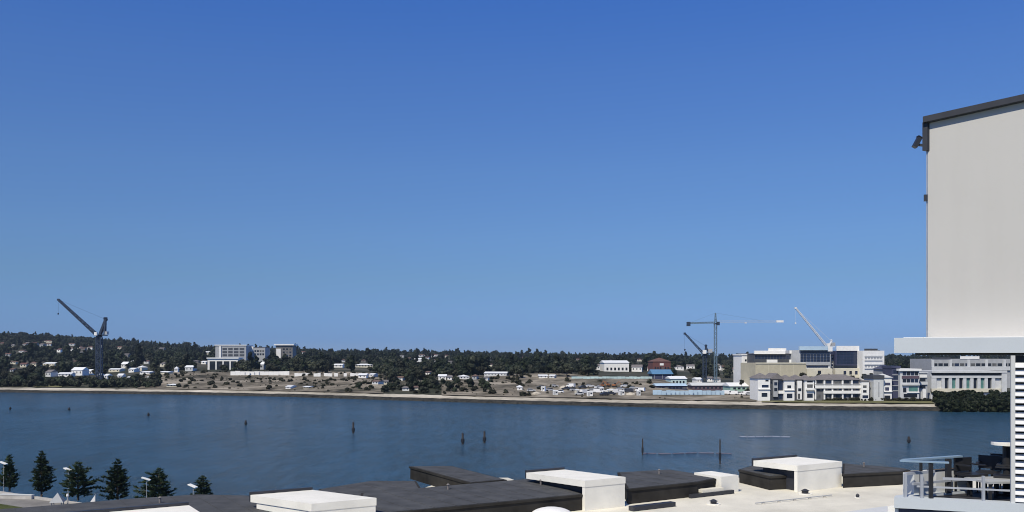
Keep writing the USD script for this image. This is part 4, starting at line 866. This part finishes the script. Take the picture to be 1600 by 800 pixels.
# ---------------------------------------------------------------- trees of the far shore
def crown_mesh(seed, H, W, n_lump=9, leaves=520, z0=.22, leafsize=.55):
    r = np.random.RandomState(seed); c = []
    for i in range(n_lump):
        a = r.uniform(0, 6.28); d = W * .5 * r.uniform(.1, .66); z = H * r.uniform(z0 + .14, .88); rr = W * r.uniform(.18, .32) * (1.15 - .5 * (z / H))
        c.append((math.cos(a) * d, math.sin(a) * d, z, rr))
    c.append((0, 0, H * .72, W * .3)); v, f = [], []; n = 0
    for i in range(leaves):
        x, y, z, rr = c[r.randint(len(c))]; d = r.normal(size=3); d /= np.linalg.norm(d); p = np.array([x, y, z]) + d * rr * r.uniform(.62, 1.12) * [1, 1, .8]
        e = np.cross(d, r.normal(size=3)); e /= np.linalg.norm(e); g = np.cross(d + r.normal(size=3) * .5, e); g /= np.linalg.norm(g); s = leafsize * r.uniform(.6, 1.4)
        v += [p - e * s, p + g * s * .7, p + e * s, p - g * s * .7]; f += [(n, n + 1, n + 2), (n, n + 2, n + 3)]; n += 4
    for x, y, z, rr in c:                     # an opaque core inside each clump
        m = trimesh.creation.icosphere(1, rr * .72); q = m.vertices * (1 + .25 * (r.rand(len(m.vertices), 1) - .5)); v += list(q * [1, 1, .8] + [x, y, z]); f += [tuple(t_ + n) for t_ in m.faces]; n += len(q)
    return MB().add(v, f)
def trunk_mesh(H, W, seed):
    r = random.Random(seed); t = MB().bar((0, 0, -1.5), (0, 0, H * .55), .5, .28, 6)
    for k in range(3):
        a = r.uniform(0, 6.28); t.bar((0, 0, H * r.uniform(.2, .35)), (math.cos(a) * W * .3, math.sin(a) * W * .3, H * .65), .25, .1, 4)
    return t
protos = []
for i in range(7):
    c_ = UsdGeom.Xform.Define(stage, '/World/Looks/tree_shape_%03d' % i).GetPrim(); c_.SetSpecifier(Sdf.SpecifierClass)
    H, W = [(10, 10), (12, 9), (9, 12), (14, 8), (11, 11), (8, 9), (13, 5.5)][i]
    trunk_mesh(H, W, i).put('trunk', 'bark', c_); crown_mesh(100 + i, H, W, 10 + i % 3, 620).put('crown', ['gum', 'fig', 'fig', 'gum', 'gum', 'scrub', 'fig'][i], c_)
    protos.append((c_, H, W))
TR = random.Random(11)
def blocked(px, D, H, W):
    yb = HOR + (EYE - float(land_z(px, D))) * F / D; yt = yb - H * F / D; w = W * F / D / 2
    for a, b, c_, d_, Dv in VIS:
        if px + w * .55 > a and px - w * .55 < c_:
            if D < Dv + 3 and yt < d_ - (d_ - b) * .25 and yb > b: return True
            if Dv - 6 < D < Dv + 14: return True
    return False
spots = []
def open_ground(px, yb):
    if 215 < px < 600: return yb > 586
    if 600 <= px < 690: return yb > 603
    if 690 <= px < 780: return yb > 597
    if 780 <= px < 1185: return yb > 592
    if px >= 1185: return yb > 604
    return yb > 607
tries = 0
while len(spots) < 296 and tries < 40000:
    tries += 1
    px = TR.uniform(-20, 1180) if TR.random() > .15 else TR.uniform(1035, 1182); s = 26 + 420 * TR.random() ** 1.15; D = float(shore(px)) + s
    yb = HOR + (EYE - float(land_z(px, D))) * F / D
    i = TR.choice([0, 1, 2, 3, 4, 4, 0, 2, 5, 6]); sc = TR.uniform(.6, 1.05); H, W = protos[i][1] * sc, protos[i][2] * sc
    if open_ground(px, yb) or blocked(px, D, H, W): continue
    x = X(px, D)
    if any((x - a) ** 2 + (D - b) ** 2 < (3.2 + .2 * W) ** 2 for a, b, *_ in spots): continue
    spots.append((x, D, px, i, sc))
KINDS = ['bushy dark tree', 'upright dark tree', 'spreading dark tree', 'loose grey-green tree', 'rounded grey-green tree', 'low olive tree', 'columnar dark tree']
ROW = lambda s: 'front row' if s < 130 else 'second row' if s < 230 else 'third row' if s < 330 else 'back row'
tree_labs = ordered([('small ' if sc < .74 else 'big ' if sc > .93 else '') + f'{KINDS[i]}, {ROW(D - float(shore(px)))}, {by(px)}' for x, D, px, i, sc in spots], [q[2] for q in spots])
for (x, D, px, i, sc), lab in zip(spots, tree_labs):
    copy_of(protos[i][0], 'shore_tree', lab, 'tree', (x, D, float(land_z(px, D))), TR.uniform(0, 360), (sc * TR.uniform(.9, 1.15), sc * TR.uniform(.9, 1.15), sc), 'trees behind the far shore')
# small trees among the right hand buildings
GT = ((1255, 590, 9, 5), (1279, 590, 8, 4), (1318, 592, 8, 4), (1331, 592, 7, 5), (1294, 592, 10, 3), (1350, 592, 9, 1), (1361, 592, 10, 1), (1210, 589, 6, 6), (1398, 600, 9, 0), (1448, 602, 12, 0), (1428, 628, 5, 5), (1405, 628, 5, 5), (1360, 628, 4, 5), (1378, 628, 4, 5), (1177, 612, 9, 0), (1168, 606, 9, 4), (1159, 600, 8, 0), (1150, 606, 7, 1))
for px, py, h, i in GT:
    D = 425 if py < 605 else 383 if py > 620 else 440
    sc = h * D / F / protos[i][1] * 1.3
    zone_of = lambda q: 0 if q[0] < 1185 else 1 if q[1] < 605 else 2
    nth = sorted(q[0] for q in GT if zone_of(q) == zone_of((px, py))).index(px)
    lab = f'{ORD[nth]} tree from the left ' + ('among the buildings above the townhouses' if py < 605 and px > 1185 else 'on the grass verge before the townhouses' if py > 620 else 'beside the boat shed left of the townhouses')
    copy_of(protos[i][0], 'garden_tree', lab, 'tree', (X(px, D), D, Z(py, D) - 1.0 if py < 605 else 2.6), TR.uniform(0, 360), (sc, sc, sc), 'small trees around the right shore buildings')
# woodland on the hills and scrub on the bank: one mass each
def scatter(name, kind_protos, pts, parent=None):
    pi = UsdGeom.PointInstancer.Define(stage, '/World/' + name); tag(pi.GetPrim(), kind='stuff')
    rel = pi.CreatePrototypesRel()
    for n_, (mb, m) in enumerate(kind_protos):
        p = f'/World/{name}/crown' + (f'_{n_:03d}' if n_ else ''); usdkit.mesh(stage, p, mb.mesh(), M[m]); rel.AddTarget(p)
    pi.CreatePositionsAttr(Vt.Vec3fArray.FromNumpy(np.array([p[:3] for p in pts], np.float32)))
    pi.CreateProtoIndicesAttr(Vt.IntArray([int(p[3]) for p in pts]))
    pi.CreateScalesAttr(Vt.Vec3fArray.FromNumpy(np.array([[p[4], p[4], p[4] * p[5]] for p in pts], np.float32)))
    pi.CreateOrientationsAttr(Vt.QuathArray([Gf.Quath(float(math.cos(p[6] / 2)), 0, 0, float(math.sin(p[6] / 2))) for p in pts]))
    return pi.GetPrim()
pts = []
for _ in range(14000):
    px = TR.uniform(-250, 1800); D = 560 + 1750 * TR.random() ** .8
    if D < float(shore(px)) + 210 and px < 1185: continue
    if px > 1185 and D < 560: continue
    H = TR.choice([7, 9, 10, 12]); 
    if blocked(px, D, H, H): continue
    yb = HOR + (EYE - float(land_z(px, D))) * F / D
    if open_ground(px, yb): continue
    pts.append((X(px, D), D, float(land_z(px, D)) - 1.2, TR.randrange(7), TR.uniform(.65, 1.1) * (1 if TR.random() > .04 else 1.5), TR.uniform(.8, 1.25), TR.uniform(0, 6.28)))
tag(scatter('hillside_woodland', [(crown_mesh(200 + i, [9.5, 13, 8, 11, 7, 10, 14][i], [10, 8, 12, 10, 8, 11, 6][i], 8, 260, .1, .85), ['gum', 'fig', 'gum', 'fig', 'scrub', 'mangrove', 'fig'][i]) for i in range(7)], pts), 'dark woodland covering the low hills behind the far shore', 'woodland')
pts = []
for _ in range(2400):
    px = TR.uniform(180, 1180); s = TR.uniform(22, 190); D = float(shore(px)) + s
    if meshkit.fbm(np.array([[px / 16, s / 11, 1.0]]), 3, 4)[0] < .49 or (px > 830 and TR.random() < .75): continue
    if blocked(px, D, 2, 2): continue
    pts.append((X(px, D), D, float(land_z(px, D)), TR.randrange(3), .25 + 1.0 * TR.random() ** 2, TR.uniform(.6, 1.1), TR.uniform(0, 6.28)))
tag(scatter('bank_scrub', [(crown_mesh(300 + i, 2.2, 3.4, 6, 160, 0, .4), 'scrub') for i in range(3)], pts), 'patchy olive scrub on the bare bank and site edges', 'scrub')
pts = []
for _ in range(760):
    px = TR.uniform(-60, 250) if TR.random() < .86 else TR.uniform(560, 770); s = TR.uniform(26, 120); D = float(shore(px)) + s
    if meshkit.fbm(np.array([[px / 12, s / 14, 8.0]]), 3, 4)[0] < .43: continue
    yb = HOR + (EYE - float(land_z(px, D))) * F / D; sc = TR.uniform(.7, 1.7)
    if any(px > a - 1 and px < c_ + 1 and (abs(D - Dv) < 8 or (D < Dv and yb - 2.6 * sc * F / D < b + .55 * (d_ - b) and yb > b)) for a, b, c_, d_, Dv in VIS): continue
    pts.append((X(px, D), D, float(land_z(px, D)) - .2, TR.randrange(3), sc, TR.uniform(.8, 1.2), TR.uniform(0, 6.28)))
tag(scatter('shore_bushes', [(crown_mesh(360 + i, 2.8, 3.6, 6, 170, 0, .42), ['fig', 'gum', 'fig'][i]) for i in range(3)], pts), 'dark green bushes massed behind the beach below the trees', 'bushes')
pts = []
for _ in range(420):
    px = TR.uniform(1466, 1750); s = TR.uniform(-6, 26); D = float(shore(px)) + s
    pts.append((X(px, D), D, max(0, 2.4 * min(1, s / 20)) - .6, TR.randrange(3), TR.uniform(.6, 1.05), TR.uniform(.75, 1.1), TR.uniform(0, 6.28)))
tag(scatter('mangroves', [(crown_mesh(320 + i, 5.2, 6.0, 8, 420, 0, .45), 'mangrove') for i in range(3)], pts), 'dense dark green mangroves at the water edge in front of the white hall', 'mangroves')
pts = []
for _ in range(260):
    px = TR.uniform(1190, 1456); D = float(shore(px)) + 29 + TR.uniform(-1.0, 1.5)
    pts.append((X(px, D), D, 2.6, TR.randrange(3), TR.uniform(.25, .6), TR.uniform(.6, 1.1), TR.uniform(0, 6.28)))
tag(scatter('hedge_planting', [(crown_mesh(340 + i, 2.2, 3.4, 6, 160, 0, .4), 'scrub') for i in range(3)], pts), 'low green hedge planting along the foot of the townhouses', 'hedge')

# ---------------------------------------------------------------- the air
haze_m = usdkit.material(stage, '/World/Looks/haze', {'v': ('principled_volume', {'color': (0.72, 0.85, 1.0), 'density': 0.00004, 'anisotropy': 0.2})}, volume='v.volume')
MB().box(-9200, -3200, -9.5, 9200, 12200, 110).put('haze', haze_m)
tag(stage.GetPrimAtPath('/World/haze'), kind='stuff')
